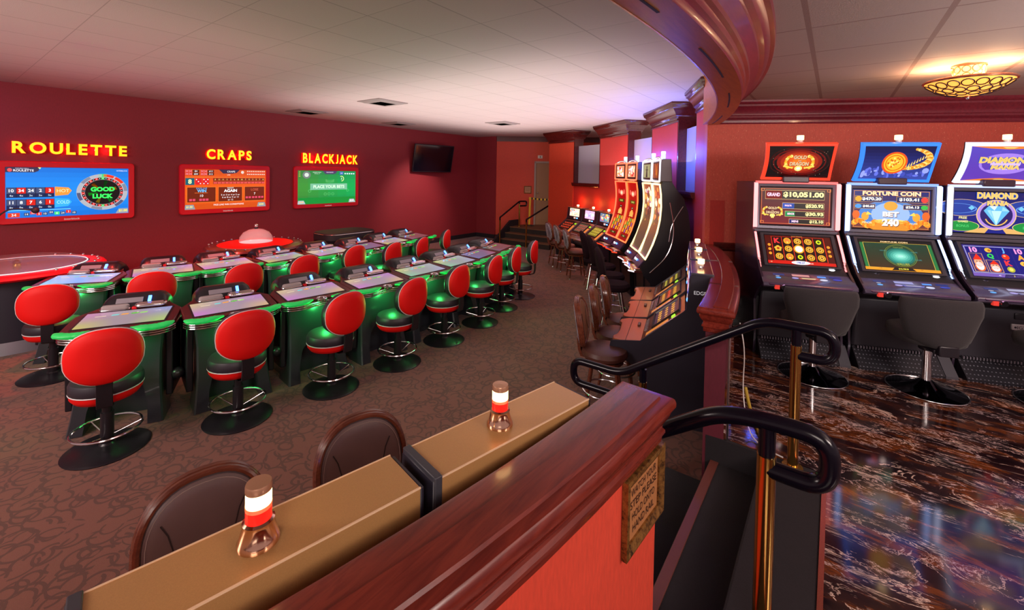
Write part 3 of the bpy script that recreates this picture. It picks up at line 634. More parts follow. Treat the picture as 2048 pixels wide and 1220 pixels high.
for k, c in enumerate(((.8, .5, .02), (.05, .5, .1), (.8, .3, .02), (.1, .7, .1), (.7, .5, .05), (.05, .6, .1))):
    an = R(20 + k * 57); A.poly([(cu_ + .10 * cos(an - .10), cv_ + .2 * sin(an - .10)), (cu_ + .26 * cos(an - .14), cv_ + .5 * sin(an - .14)), (cu_ + .26 * cos(an + .14), cv_ + .5 * sin(an + .14)), (cu_ + .10 * cos(an + .10), cv_ + .2 * sin(an + .10))], tuple(x * .5 for x in c))
A.k = 6; A.text('GOOD', cu_, cv_ + .12, .20, (.10, 1, .22), 1.3, bold=.05); A.text('LUCK', cu_, cv_ - .18, .20, (.10, 1, .22), 1.3, bold=.05)
A.k = 2; A.poly([(.76, -.99), (.99, -.99), (.99, -.78), (.82, -.78)], (.45, .47, .52)); A.k = 3; A.text('$1.00', .90, -.88, .11, (1, .9, .2), wmax=.16, bold=.02); A.text('INTERBLOCK', .88, .90, .06, (.8, .85, 1), wmax=.2)
A.build('picture', t)
# craps screen
t, A = wall_screen('big red framed craps screen, orange with WIN and AGAIN boxes', 3.595, 1.57, 1.25, 2.18)
for k in range(8): c = .8 + .2 * sin(pi * (k + .5) / 8); A.rect(-1, -1 + k * .25, 1, -.75 + k * .25, (.85 * c, .21 * c, .03))
A.k = 1; A.poly([(-.22, 1), (.30, 1), (.22, .84), (.12, .80), (-.12, .80)], (.10, .07, .14)); A.rect(-1, .60, .99, .62, (.9, .35, .1)).rect(-.36, .42, .96, .56, (.35, .07, .02)).rect(-.36, .26, .96, .41, (.45, .10, .04))
A.rect(-.99, .22, -.79, .56, (.03, .22, .28))
for u0, v0, s_ in ((-1, .84, '84'), (-.66, .84, '#13'), (-1, .70, '604'), (-.66, .70, '312')):
    A.k = 1; A.rect(u0 + .17, v0, u0 + .32, v0 + .13, (.20, .05, .03)); A.k = 2; A.text(s_, u0 + .245, v0 + .065, .08, (1, 1, 1), wmax=.1)
    for j in (0, 1): A.rect(u0 + .01 + j * .078, v0, u0 + .08 + j * .078, v0 + .13, (.75, .05, .07)); 
    A.k = 3
    for j in (0, 1):
        for du, dv in ((-.02, .03), (.02, -.03), (0, 0), (.02, .03), (-.02, -.03)): A.ell(u0 + .045 + j * .078 + du, v0 + .065 + dv, .007, .012, (1, .9, .9), n=6)
A.k = 2; A.text('8', -.89, .39, .22, (.9, 1, .5), 1.2, bold=.03)
for j in (0, 1):
    A.k = 2; A.rect(-.775 + j * .17, .23, -.62 + j * .17, .55, (.75, .05, .07)); A.k = 3
    for du, dv in ((-.045, .10), (.045, -.10), (0, 0), (.045, .10), (-.045, -.10))[:5 if j else 3]: A.ell(-.70 + j * .17 + du, .39 + dv, .014, .028, (1, .95, .95), n=8)
A.k = 2
for j in range(14):
    A.text(('8', '11', '11', '3', '2', '6', '8', '10', '7', '9', '3', '5', '7', '8')[j], -.31 + j * .095, .49, .07, (.95, .95, .3), wmax=.05)
    for i in (0, 1): A.rect(-.345 + j * .095 + i * .04, .28, -.31 + j * .095 + i * .04, .36, (.85, .2, .2))
for j in range(10):
    for i in (0, 1, 2): A.rect(.49 + j * .05, .74 + i * .08, .52 + j * .05, .79 + i * .08, (.9, .75, .7) if i != 1 else (.85, .15, .1))
A.text('CRAPS', .08, .90, .09, (1, 1, 1), wmax=.2); A.ell(.37, .87, .04, .08, (.8, .7, .65)); A.text('LINE', .02, .73, .05, (1, 1, .9), wmax=.1)
for k, (u0, u1) in enumerate(((-.96, -.29), (-.24, .37), (.42, .97))):
    A.k = 1; A.frame(u0, -.66, u1, .12, .008, (.95, .40, .10)); A.rect(u0 + .01, -.64, u1 - .01, .10, (.28, .06, .015))
    A.k = 2; c = (u0 + u1) / 2
    if k == 0:
        A.rect(c - .16, -.19, c + .14, -.17, (.9, .3, .1)); A.text('PASSLINE', c, .04, .08, (.2, .6, .95), wmax=.28); A.text('WIN', c, -.08, .14, (.25, .65, 1), 1.1, wmax=.3, bold=.03); A.text('10', c, -.32, .12, (1, 1, 1), wmax=.12)
        for j in (0, 1, 3, 4, 5): A.rect(c - .28 + j * .075, -.58, c - .22 + j * .075, -.47, (.8, .15, .25))
    if k == 1:
        A.text('SHOOT', c, .05, .07, (1, 1, 1), wmax=.16); A.text('AGAIN', c, -.09, .15, (1, 1, 1), 1.1, wmax=.38, bold=.03)
        for j, s_ in enumerate(('2 or 3 or 4 or 5 or', '6 or 8 or 9 or 11', 'or 12')): A.text(s_, c, -.30 - j * .13, .08, (1, 1, 1), wmax=.50 if j < 2 else .16)
    if k == 2:
        A.text('LOSE', c, -.05, .12, (.8, .25, .15), wmax=.3); A.text('7', c, -.27, .12, (1, 1, 1), wmax=.06)
        for j in range(6): A.rect(c - .24 + j * .08 + (j // 2) * .01, -.52, c - .18 + j * .08 + (j // 2) * .01, -.42, (.8, .15, .25))
A.k = 2; A.text('PASS LINE WIN CONDITIONS', .03, -.80, .08, (1, 1, 1), wmax=.75)
for u, s_ in ((-.90, '$1.00'), (.88, '$500')):
    A.k = 1; A.poly([(u - .12, -.99), (u + .13, -.99), (u + .09, -.76), (u - .09, -.76)], (.42, .44, .48)); A.k = 2; A.text(s_, u, -.87, .1, (1, .9, .3), wmax=.16, bold=.02)
A.build('picture', t)
# blackjack screen
t, A = wall_screen('big red framed blackjack screen, green with PLACE YOUR BETS', 5.70, 1.61, 1.25, 2.19)
for k in range(8):
    c = .75 + .25 * sin(pi * (k + .5) / 8)
    for j in range(6): d = j / 5; A.rect(-1 + j / 3, -1 + k * .25, -1 + (j + 1) / 3, -.75 + k * .25, (.12 * c * (1 - d), (.42 + .1 * d) * c, .10 + .08 * d))
A.k = 1; A.rect(-1, -1, 1, -.62, (.02, .40, .10)); A.k = 2
A.rect(-.60, -.16, .68, .22, (.32, .62, .45)); A.k = 3; A.text('PLACE YOUR BETS', .04, .03, .19, (.75, 1, .75), 1.1, wmax=1.18, bold=.03)
A.poly([(-.20, 1), (.32, 1), (.26, .84), (.18, .80), (-.10, .80)], (.16, .12, .24)); A.k = 4; A.text('BLACKJACK', .06, .90, .08, (.95, .9, .95), wmax=.3)
A.ell(-.72, .74, .13, .22, (.30, .34, .32)); A.k = 5; A.ell(-.72, .74, .07, .12, (.75, .8, .75)); A.k = 4
for i in range(4): A.text('$25', -.94, .92 - i * .09, .05, (.95, .8, .2), wmax=.08)
A.text('DEALER STANDS', -.38, .90, .05, (.9, 1, .9), wmax=.3); A.text('ON ALL 17', -.38, .82, .05, (.9, 1, .9), wmax=.3)
A.rect(.40, .76, .54, .96, (.1, .25, .55)); A.k = 5; A.text('14', .47, .86, .1, (1, 1, 1), wmax=.08); A.k = 4
for i in range(5): A.rect(.58 + i * .08, .80, .63 + i * .08, .88, (.8, .9, .95))
A.ring(.47, .52, .09, .17, .02, (.9, 1, .5), a0=-90, a1=120); A.text('3', .47, .52, .13, (1, 1, 1), wmax=.06)
for i in range(3): A.ring(.06, .50 - i * .06, .16, .10, .01, (.5, .9, .5), a0=200, a1=340)
for u in (-.62, -.10, .03, .16, .70): A.ring(u, -.42 if abs(u) < .3 else -.22, .045, .08, .006, (.35, .8, .4))
for u in (-.88, .87): A.poly([(u - .13, -.99), (u + .13, -.99), (u + .07, -.78), (u - .10, -.78)], (.55, .60, .65)); 
A.k = 5; A.text('$5.00', -.88, -.88, .1, (1, .7, .2), wmax=.18, bold=.02); A.text('$5.00', .86, -.88, .1, (1, .95, .8), wmax=.18, bold=.02)
A.build('picture', t)

# small television high on the left wall, near the back
t = thing('television', 'black switched-off television on a wall bracket near the ceiling, far left corner', 'television', (-9.598, 8.85, 2.50))
q = Matrix.Rotation(R(-8), 4, 'Z') @ Matrix.Rotation(R(12), 4, 'Y')
mb = MB(); mb.T = Matrix.Translation((.26, 0, 0)) @ q; mb.box(-.05, 0, -.68, .68, -.40, .40, BLACK); mb.build('case', t, bevel=.01)
mb = MB(); mb.T = Matrix.Translation((.26, 0, 0)) @ q; mb.box(0, .004, -.65, .65, -.37, .375, SCREENOFF); mb.build('screen', t, smooth=False)
mb = MB(); mb.box(0, .02, -.12, .12, -.15, .15, BLACKM); mb.cyl((.01, 0, 0), (.22, 0, 0), .03, BLACKM); mb.build('wall_bracket', t)

# ---- electronic gaming terminals of the pit
def mk_term_screen(name, base, corners, s_=0.8):
    m = mat(name, (.05, .05, .05), 0.10); t = NT(m); s = t.n('ShaderNodeSeparateXYZ'); t.l(t.obj(), s.inputs[0])
    c = None; n = t.noise(t.obj(), 3.0, 1)
    col = t.mix(t.math('MULTIPLY', n.outputs[0], .35), base, tuple(min(1, x * 1.25) for x in base))
    base = tuple(c ** 1.3 for c in base)
    for sx_, sy_, cc in corners:
        d = t.math('ADD', t.math('MULTIPLY', t.math('ADD', s.outputs[0], -sx_ * .17), t.math('ADD', s.outputs[0], -sx_ * .17)), t.math('MULTIPLY', t.math('ADD', s.outputs[1], -sy_ * .3), t.math('ADD', s.outputs[1], -sy_ * .3)))
        f = t.ramp(t.math('SQRT', d), [(0.0, (1, 1, 1)), (0.26, (0, 0, 0))]); col = t.mix(t.math('MULTIPLY', f, .8), col, cc)
    t.l(col, t.b.inputs['Emission Color']); t.b.inputs['Emission Strength'].default_value = s_ * .62; return m
TS = [mk_term_screen('terminal_screen_grey', (.42, .33, .38), ((1, -1, (.85, .75, .10)), (-1, -1, (.85, .30, .62)), (-1, 1, (.30, .42, .90)), (1, 1, (.55, .85, .15))), .72),
      mk_term_screen('terminal_screen_pink', (.45, .33, .42), ((1, -1, (.80, .22, .80)), (-1, -1, (.95, .70, .30)), (1, 1, (.95, .60, .25)), (-1, 1, (.65, .25, .75))), .72),
      mk_term_screen('terminal_screen_cool', (.40, .42, .42), ((1, -1, (.30, .75, .45)), (-1, -1, (.75, .80, .15)), (1, 1, (.50, .45, .80)), (-1, 1, (.55, .60, .65))), .72),
      mk_term_screen('terminal_screen_violet', (.30, .20, .36), ((1, -1, (.25, .30, .70)), (-1, -1, (.30, .30, .60)), (1, 1, (.60, .15, .25)), (-1, 1, (.45, .15, .30))), .55),
      mk_term_screen('terminal_screen_blue', (.25, .40, .75), ((1, -1, (.35, .75, .95)), (-1, 1, (.70, .55, .85)), (1, 1, (.75, .30, .60)), (-1, -1, (.30, .55, .95))), .9),
      mk_term_screen('terminal_screen_dusk', (.25, .10, .12), ((1, -1, (.30, .20, .35)), (-1, -1, (.15, .3, .2)), (1, 1, (.4, .10, .12)), (-1, 1, (.35, .12, .15))), .5)]
LEDG = glow((0.02, 1.0, 0.18), 1.6); LEDB = glow((0.05, 0.18, 1.0), 5.0)
zt = lambda x: 0.835 - 0.088 * x
def terminal(k):
    t = thing('gaming_terminal', 'x', 'gaming terminal')
    out = [(.27, -.26), (.29, -.20), (.25, -.06), (.25, .06), (.29, .20), (.27, .26), (.24, .33), (.17, .365), (-.13, .365), (-.29, .26), (-.36, .24), (-.36, -.24), (-.29, -.26), (-.13, -.365), (.17, -.365), (.24, -.33)]
    mb = MB(); mb.loft([[(x * s_, y * s_, zt(x) + dz) for x, y in out] for dz, s_ in ((-.085, .90), (-.06, .97), (-.018, 1.0), (-.004, .99), (.0, .975))], TABLETOP); mb.build('table_top', t, angle=30)
    mb = MB(); mb.loft([[(x, y, zt(x) + dz) for x, y in ((.175, -.305), (.175, .305), (-.175, .305), (-.175, -.305))] for dz in (.0, .003)], BLACK); mb.build('screen_bezel', t, smooth=False)
    mb = MB(); mb.loft([[(x, y, zt(x) + dz) for x, y in ((.158, -.29), (.158, .29), (-.160, .29), (-.160, -.29))] for dz in (.002, .0045)], TS[k]); sc = mb.build('screen', t, smooth=False)
    A = Art(.58, .32, lambda u, v, kk: Vector((-v, u, zt(-v) + .0052 + kk)), .8)
    for u, c in ((-.30, (.30, .75, .75)), (-.08, (.95, .50, .12)), (.16, (.25, .70, .15)), (.36, (.45, .8, .25))): A.poly([(u - .09, .38), (u + .08, .40), (u + .09, .56), (u - .07, .54)], c)
    A.rect(-.75, .40, -.5, .46, (.9, .8, .6)).ring(.16, .47, .10, .10, .02, (.1, .5, .1), n=12)
    A.build('game_buttons', sc)
    # raised unit with reader, blue light and trays
    mb = MB(); pr = [(-.20, .85), (-.245, .90), (-.285, .935), (-.34, .955), (-.42, .950), (-.475, .92), (-.50, .87), (-.50, .79), (-.20, .79)]
    mb.loft([[(x, y, .79 + (z - .79) * s_) for x, z in pr] for y, s_ in ((-.235, .55), (-.222, .75), (-.19, .95), (-.155, 1.0), (.155, 1.0), (.19, .95), (.222, .75), (.235, .55))], BLACK); mb.build('console', t, angle=50)
    F = lambda u, v, k_: Vector((-.262 - v * .707 + k_ * .707 + .002, u, .912 + v * .75 + k_ * .707))
    mb = MB(); mb.loft([[F(a, b, c) for a, b in ((-.13, -.022), (.06, -.022), (.06, .026), (-.13, .026))] for c in (0.0, .008)], mat('reader_grey', (.30, .26, .30), .3)); mb.build('card_reader', t, bevel=.002)
    mb = MB(); mb.loft([[F(a, b, c) for a, b in ((.095, -.022), (.118, -.022), (.118, .032), (.095, .032))] for c in (0.0, .010)], LEDB); mb.build('blue_light', t, smooth=False)
    mb = MB(); mb.loft([[(x, y, z) for x, y in rr_] for z, rr_ in ((zt(-.2) + .002, [(a - .205, b - .12) for a, b in rrect(.065, .20, .03)]), (zt(-.2) + .040, [(a - .205, b - .12) for a, b in rrect(.055, .19, .026)]), (zt(-.2) + .048, [(a - .205, b - .12) for a, b in rrect(.035, .17, .016)]))], CLEAR); mb.tube([(a - .205, b - .12, zt(-.2) + .012) for a, b in rrect(.07, .205, .032)], .006, CHROME, 8, True); mb.build('ticket_tray', t)
    mb = MB(); mb.tube([(a - .205, b + .13, zt(-.2) + .028) for a, b in rrect(.055, .20, .026)], .019, mat('satin_chrome', (.80, .66, .66), .15, 1.0), 10, True); mb.build('chrome_loop', t)
    mb = MB(); mb.box(-.235, -.185, -.005, .03, .85, .872, FRAMERED); mb.build('red_button', t, bevel=.004)
    # padded green arm rests with chrome bands, round cup at the middle
    for s_ in (-1, 1):
        path = [(.225, .365 * s_), (.275, .330 * s_), (.300, .265 * s_), (.298, .18 * s_), (.268, .095 * s_)]
        pts = [Vector((x, y, zt(x) + .008)) for x, y in path]; sm = bez(pts, 5, .05)
        mb = MB(); rg = []
        for i, p in enumerate(sm):
            tt = (sm[min(i + 1, len(sm) - 1)] - sm[max(i - 1, 0)]).normalized(); nx = tt.cross(Vector((0, 0, 1))); e = min(1, (min(i, len(sm) - 1 - i) + .4) / 2.5); e = math.sqrt(min(1, e)) * (1 + .07 * sin(i * 2.6))
            rg.append([p + nx * (.040 * e * cos(2 * pi * j / 12)) + Vector((0, 0, .021 * e * sin(2 * pi * j / 12))) for j in range(12)])
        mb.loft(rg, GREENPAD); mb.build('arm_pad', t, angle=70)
    rim = [Vector((x, y, 0)) for x, y in ((.17, -.370), (.245, -.335), (.285, -.265), (.290, -.18), (.255, -.07), (.255, .07), (.290, .18), (.285, .265), (.245, .335), (.17, .370))]
    mb = MB()
    for dz in (-.028, -.046, -.064): mb.tube(bez([p + Vector((.012, 0, zt(.25) + dz)) for p in rim], 3, .06), .0065, CHROME, 8)
    mb.build('chrome_band', t)
    mb = MB(); mb.tube(bez([Vector((p.x * .82, p.y * .88, .742)) for p in rim], 3, .06), .006, LEDG, 6); mb.build('green_light_strip', t)
    mb = MB(); mb.lathe([(.052, -.02), (.055, .004), (.050, .012), (.044, .010), (.042, -.005)], CHROME, (.262, 0, zt(.26)), 24); mb.lathe([(.042, .002), (.001, .003)], BLACK, (.262, 0, zt(.26)), 24); mb.build('cup_holder', t)
    # pedestal
    oc = [(-.305, 0), (-.29, .12), (-.273, .3), (-.275, .55), (-.29, .70), (-.295, .765), (.295, .765), (.29, .70), (.275, .55), (.273, .3), (.29, .12), (.305, 0), (.20, 0), (.19, .16), (.155, .30), (.08, .40), (0, .425), (-.08, .40), (-.155, .30), (-.19, .16), (-.20, 0)]
    fx = lambda z: .175 + .085 * max(0, 1 - z / .38) ** 1.6 + .03 * max(0, (z - .5) / .27) ** 2
    mb = MB(); mb.loft([[(-.02, y, z) for y, z in oc], [(fx(z) - .015, y, z) for y, z in oc], [(fx(z), y * (.96 if abs(y) > .25 else 1), z * .985 + .006) for y, z in oc]], BODY)
    mb.box(-.30, -.02, -.27, .27, 0, .765, BODY); mb.build('pedestal', t, angle=32)
    for s_ in (-1, 1):
        mb = MB(); mb.box(-.26, .13, min(.295 * s_, .345 * s_), max(.295 * s_, .345 * s_), .16, .74, BLACK); mb.build('side_panel', t, bevel=.01)
    mb = MB(); mb.sphere((.10, .372, .33), .050, BLACK, 20); mb.build('joint_ball', t)
    mb = MB(); mb.cyl((.10, .33, .33), (.10, .415, .33), .016, CHROME); mb.build('joint_rod', t)
    return t
def glow_green(x, y, ph):
    n = (cos(ph), -sin(ph)); point('terminal_underglow', (x + n[0] * .345, y + n[1] * .345, .69), 2.3, (0.04, 1.0, 0.16), 0.03)
row1 = [(-4.67, .965, 26, 0), (-4.38, 1.70, 11, 1), (-4.26, 2.44, 7, 1), (-4.14, 3.155, 4, 1), (-4.17, 3.90, 1, 2), (-4.23, 4.62, -6, 2), (-4.35, 5.31, -12, 3), (-4.53, 6.02, -16, 5)]
row2 = [(-6.70, 1.00, 34, 4), (-6.52, 1.76, 15, 1), (-6.41, 2.45, 2, 1), (-6.29, 3.16, -6, 0), (-6.24, 3.87, -8, 1), (-6.22, 4.52, -9, 3), (-6.38, 5.20, -12, 0), (-6.55, 5.90, -15, 5)]
ORD = ['nearest the camera', 'second from the camera', 'third from the camera', 'fourth from the camera', 'fifth from the camera', 'sixth from the camera', 'seventh from the camera', 'farthest from the camera']
def row(rw_, lab, grp):
    for i, (x, y, ph, k) in enumerate(rw_):
        p = R(ph); o = terminal(k); o.location = (x - .17 * cos(p), y + .17 * sin(p), 0); o.rotation_euler = (0, 0, -p)
        o['label'] = lab + ', ' + ORD[i]; o['group'] = grp; glow_green(o.location.x, o.location.y, p)
row(row1, 'gaming terminal with green pads in the row nearer the aisle', 'gaming terminals in the front row')
row(row2, 'gaming terminal with green pads in the row under the wall screens', 'gaming terminals in the back row')

# ---- red-backed stools of the pit
def outline(n, hw, hh, nar=.20, p=2.35):
    o = []
    for i in range(n):
        a = 2 * pi * i / n; c, s_ = cos(a), sin(a); y = hw * math.copysign(abs(c) ** (2 / p), c); z = hh * math.copysign(abs(s_) ** (2 / p), s_)
        if z < 0: y *= 1 - nar * (z / hh) ** 2 * 1.0; z = -hh * abs(z / hh) ** .82
        o.append((y, z))
    return o
def pit_stool():
    t = thing('pit_stool', 'x', 'stool')
    mb = MB(); mb.lathe([(.255, 0), (.258, .006), (.24, .014), (.14, .026), (.05, .040), (.036, .055)], BLACK, seg=40); mb.build('base', t)
    mb = MB(); mb.cyl((0, 0, .04), (0, 0, .28), .040, BLACK); mb.cyl((0, 0, .27), (0, 0, .43), .030, BLACK); mb.build('column', t)
    mb = MB(); mb.torus((0, 0, .155), .205, .0085, CHROME, 40)
    for k in range(3): a = R(30 + 120 * k); mb.cyl((.035 * cos(a), .035 * sin(a), .10), (.205 * cos(a), .205 * sin(a), .155), .005, CHROME, seg=8)
    mb.build('foot_ring', t)
    mb = MB(); mb.lathe([(.02, .380), (.13, .382), (.185, .400), (.208, .432), (.211, .465)], REDVINYL, (.02, 0, 0)); mb.build('seat_shell', t)
    mb = MB(); mb.lathe([(.208, .463), (.216, .475), (.216, .52), (.205, .545), (.16, .560), (.01, .562)], BLACKVINYL, (.02, 0, 0)); mb.build('seat', t)
    mb = MB(); mb.torus((.02, 0, .466), .212, .0045, WHITEP, 40, 6); mb.build('piping', t)
    mb = MB(); mb.loft([[(x, y, z) for y in (-.045, .045)] + [(x + dx, y, z + dz) for y in (.045, -.045) for dx, dz in ((-.022, 0),)] for x, z, dz in ((.0, .385, 0), (-.16, .385, 0), (-.225, .41, 0), (-.238, .47, 0), (-.238, .60, 0), (-.238, .68, 0)) for dx in (0,)], BLACK); mb.build('back_bracket', t, bevel=.004)
    bx = lambda y: -.235 + .9 * y * y       # gentle wrap around the sitter
    def ring(s_, dx): return [(bx(y * s_) + dx, y * s_, .775 + z * s_ - dx * .10) for y, z in outline(36, .215, .195)]
    mb = MB(); mb.loft([ring(1, -.012), ring(.985, -.034), ring(.92, -.048), ring(.6, -.056), ring(.2, -.058), ring(.01, -.058)], REDVINYL); mb.build('backrest', t, angle=60)
    mb = MB(); mb.loft([ring(1.0, -.012), ring(1.015, .010), ring(1.0, .050), ring(.93, .068), ring(.6, .072), ring(.01, .072)], BLACKVINYL); mb.build('back_pad', t, angle=60)
    mb = MB(); mb.tube(ring(1.004, -.012), .0048, WHITEP, 6, True); mb.build('back_piping', t)
    return t
st0 = pit_stool(); first = True
bases1 = [(-4.35, .83), (-4.03, 1.6), (-3.9, 2.38), (-3.85, 3.14), (-3.92, 3.93), (-3.99, 4.71), (-4.18, 5.45), (-4.33, 6.17)]
rots1 = [14, 6, -4, -8, -10, -16, -22, -24]
for i, ((x, y), r_) in enumerate(zip(bases1, rots1)):
    place(st0, first, (x, y, 0), R(180 - r_), 'red-backed stool with a chrome foot ring in the front row, ' + ORD[i], 'red-backed stools in the front row'); first = False
backs2 = [(-6.06, .73), (-5.99, 1.52), (-5.72, 2.35), (-5.69, 3.09), (-5.87, 3.98), (-5.68, 4.55), (-5.78, 5.25), (-6.18, 6.24)]
for i, (x, y) in enumerate(backs2):
    r_ = [16, 8, -2, -8, -12, -18, -24, -32][i]; p = R(180 - r_)
    place(st0, False, (x + .235 * cos(p), y + .235 * sin(p), 0), p, 'red-backed stool in the back row under the wall screens, ' + ORD[i], 'red-backed stools in the back row')

# ---- roulette wheel, dome table and dark cabinet between the back row and the wall
t = thing('roulette_table', 'large round roulette table with a silver wheel under a low clear cover, far left', 'roulette table', (-7.93, .70, 0))
mb = MB(); mb.lathe([(.60, .14), (.60, .80), (.66, .84)], NAVY, seg=24, cap=False); mb.build('cabinet', t, angle=20)
mb = MB(); mb.lathe([(.62, 0), (.61, .14)], mat('perforated_skirt', (.36, .34, .40), .5, .6), seg=24, cap=False); mb.build('skirt', t, angle=20)
mb = MB(); mb.lathe([(.66, .83), (.78, .835), (.80, .86), (.78, .885), (.70, .90), (.62, .895)], FRAMERED, seg=48, cap=False); mb.build('rim', t, angle=50)
mb = MB(); mb.lathe([(.64, .895), (.60, .905), (.56, .88), (.50, .86), (.40, .845), (.10, .84), (.02, .84)], mat('wheel_silver', (.62, .60, .62), .18, .9), seg=48); mb.build('bowl', t)
mb = MB()
for k in range(38):
    a0, a1 = 2 * pi * k / 38, 2 * pi * (k + 1) / 38
    mb.f([mb.v((r * cos(a), r * sin(a), .868 - .02 * (.50 - r) / .1)) for r, a in ((.40, a0), (.50, a0), (.50, a1), (.40, a1))], mb.mi((mat('pocket_red', (.6, .02, .02), .3), mat('pocket_black', (.02, .02, .02), .3))[k % 2] if k else mat('pocket_green', (.02, .4, .05), .3)))
mb.build('number_ring', t, smooth=False)
mb = MB(); mb.lathe([(.12, .845), (.05, .87), (.03, .92), (.045, .94), (.02, .965), (.001, .97)], BRASS, seg=20); mb.build('turret', t)
mb = MB(); mb.lathe([(.62, .90), (.60, .93), (.48, .975), (.28, 1.0), (.01, 1.01)], mat('clear_cover', (.8, .8, .85), .04, alpha=.16), seg=40, cap=False); mb.build('cover', t)
mb = MB()
for a in range(20, 150, 14): mb.sphere((.72 * cos(R(a)), .72 * sin(R(a)), .905), .017, CHROME, 10)
mb.build('stud', t)
mb = MB(); mb.torus((0, 0, .90), .615, .007, glow((.95, .9, .9), 1.0), 48, 6); mb.build('light_ring', t)
t = thing('microphone', 'black gooseneck microphone in front of the roulette screen at the far left edge', 'microphone', (-7.78, .30, 0))
mb = MB(); mb.tube(bez([(0, .02, .86), (0, .10, 1.25), (.1, .28, 1.62), (.18, .50, 1.585)], 8, .3), .009, BLACK, 8); mb.build('gooseneck', t)
mb = MB(); mb.sphere((.18, .52, 1.58), .036, BLACKM, 14); mb.build('head', t)
t = thing('dice_table', 'round red dice table with a clear dome, behind the back row under the craps screen', 'dice table', (-7.72, 3.33, 0))
mb = MB(); mb.lathe([(.45, 0), (.46, .10), (.42, .5), (.55, .78)], BODY, seg=16, cap=False); mb.build('pedestal', t, angle=20)
mb = MB(); mb.lathe([(.55, .77), (.70, .80), (.73, .83), (.71, .86), (.60, .885), (.50, .88)], TABLETOP, seg=16, cap=False); mb.build('rim', t, angle=20)
mb = MB(); mb.lathe([(.56, .879), (.50, .90), (.30, .91), (.01, .912)], REDVINYL, seg=40); mb.build('table_top', t)
mb = MB(); mb.lathe([(.245, .91), (.25, .93), (.235, 1.0), (.19, 1.065), (.11, 1.11), (.03, 1.125)], mat('clear_dome', (.85, .75, .75), .08, alpha=.42), seg=32, cap=False); mb.build('dome', t)
mb = MB(); mb.lathe([(.24, .912), (.20, .916), (.01, .918)], glow((.75, .7, .72), .9), seg=24); mb.build('dice_bed', t)
mb = MB(); mb.cyl((0, 0, 1.12), (0, 0, 1.15), .028, BLACK); mb.sphere((0, 0, 1.175), .033, CHROME, 14); mb.build('knob', t)
mb = MB()
for a in list(range(-60, 0, 12)) + list(range(60, 150, 12)) + list(range(190, 250, 12)): mb.sphere((.67 * cos(R(a)), .67 * sin(R(a)), .885), .016, CHROME, 8)
mb.build('stud', t)
t = thing('cabinet', 'low dark rounded cabinet with a pale edge line below the blackjack screen', 'cabinet', (-7.80, 5.02, 0))
mb = MB(); mb.loft([[(a, b, z) for a, b in rrect(.70 * s_, 1.05 * s_, .22)] for z, s_ in ((0, .96), (.70, 1), (.74, 1.02), (.80, 1.03))], BLACK); mb.build('body', t, angle=25)
mb = MB(); mb.loft([[(a, b, z) for a, b in rrect(.70 * s_, 1.05 * s_, .22)] for z, s_ in ((.80, 1.03), (.90, 1.03), (.925, 1.0), (.93, .94))], BLACKM); mb.build('lid', t, angle=25)
mb = MB(); mb.tube([(a, b, .905) for a, b in rrect(.725, 1.085, .225)], .006, CHROME, 6, True); mb.build('edge_line', t)

# ================================================================ SLOT MACHINES
LENS_ON = glow((1.0, 0.62, 0.26), 4.0); LENS_RED = mat('lens_red', (.65, .01, .01), .15, emit=(1, .02, .01), es=.5); LENS_CLEAR = mat('lens_amber_clear', (.75, .40, .22), .1, alpha=.55)
LENS_BLUE = glow((0.15, 0.45, 1.0), 3.5); LENS_WHITE = glow((1.0, .93, .85), 4.0); LENS_OFF = mat('lens_white', (.7, .62, .6), .3)
def tower_light(parent, loc, s=1.0, kind='amber'):
    mb = MB(); mb.lathe([(.042, 0), (.042, .008), (.039, .014), (.031, .042), (.032, .050), (.027, .054)], mat('rose_chrome', (.80, .52, .36), .12, 1.0), loc, 28) if s == 1.0 else mb.lathe([(.02, 0), (.018, .012)], CHROME, loc, 12)
    b = mb.build('tower_light', parent); x, y, z = loc
    if kind == 'amber':
        if s == 1.0:
            for nm, pr, m in (('lens_red', [(.026, .052), (.026, .078)], LENS_RED), ('lens_band', [(.0265, .078), (.0265, .086)], LENS_CLEAR), ('lens_lit', [(.0255, .086), (.0255, .116)], LENS_ON), ('lens_cap', [(.0265, .116), (.0265, .128), (.025, .132), (.001, .133)], mat('cap_rose_gold', (.62, .33, .20), .25, .5))):
                mb = MB(); mb.lathe(pr, m, loc, 28); o = mb.build(nm, b)
        else:
            mb = MB(); mb.lathe([(.022, .012), (.022, .035)], LENS_OFF, loc, 14); mb.build('lens_base', b)
            mb = MB(); mb.lathe([(.028, .035), (.028, .075)], LENS_ON, loc, 14); mb.build('lens_lit', b)
    else:
        mb = MB(); mb.lathe([(.030, .012), (.030, .075)], LENS_BLUE if kind == 'blue' else LENS_OFF, loc, 14); mb.build('lens_blue' if kind == 'blue' else 'lens_base', b)
        mb = MB(); mb.lathe([(.030, .080), (.030, .115)], LENS_WHITE, loc, 14); mb.build('lens_lit', b)
    return b

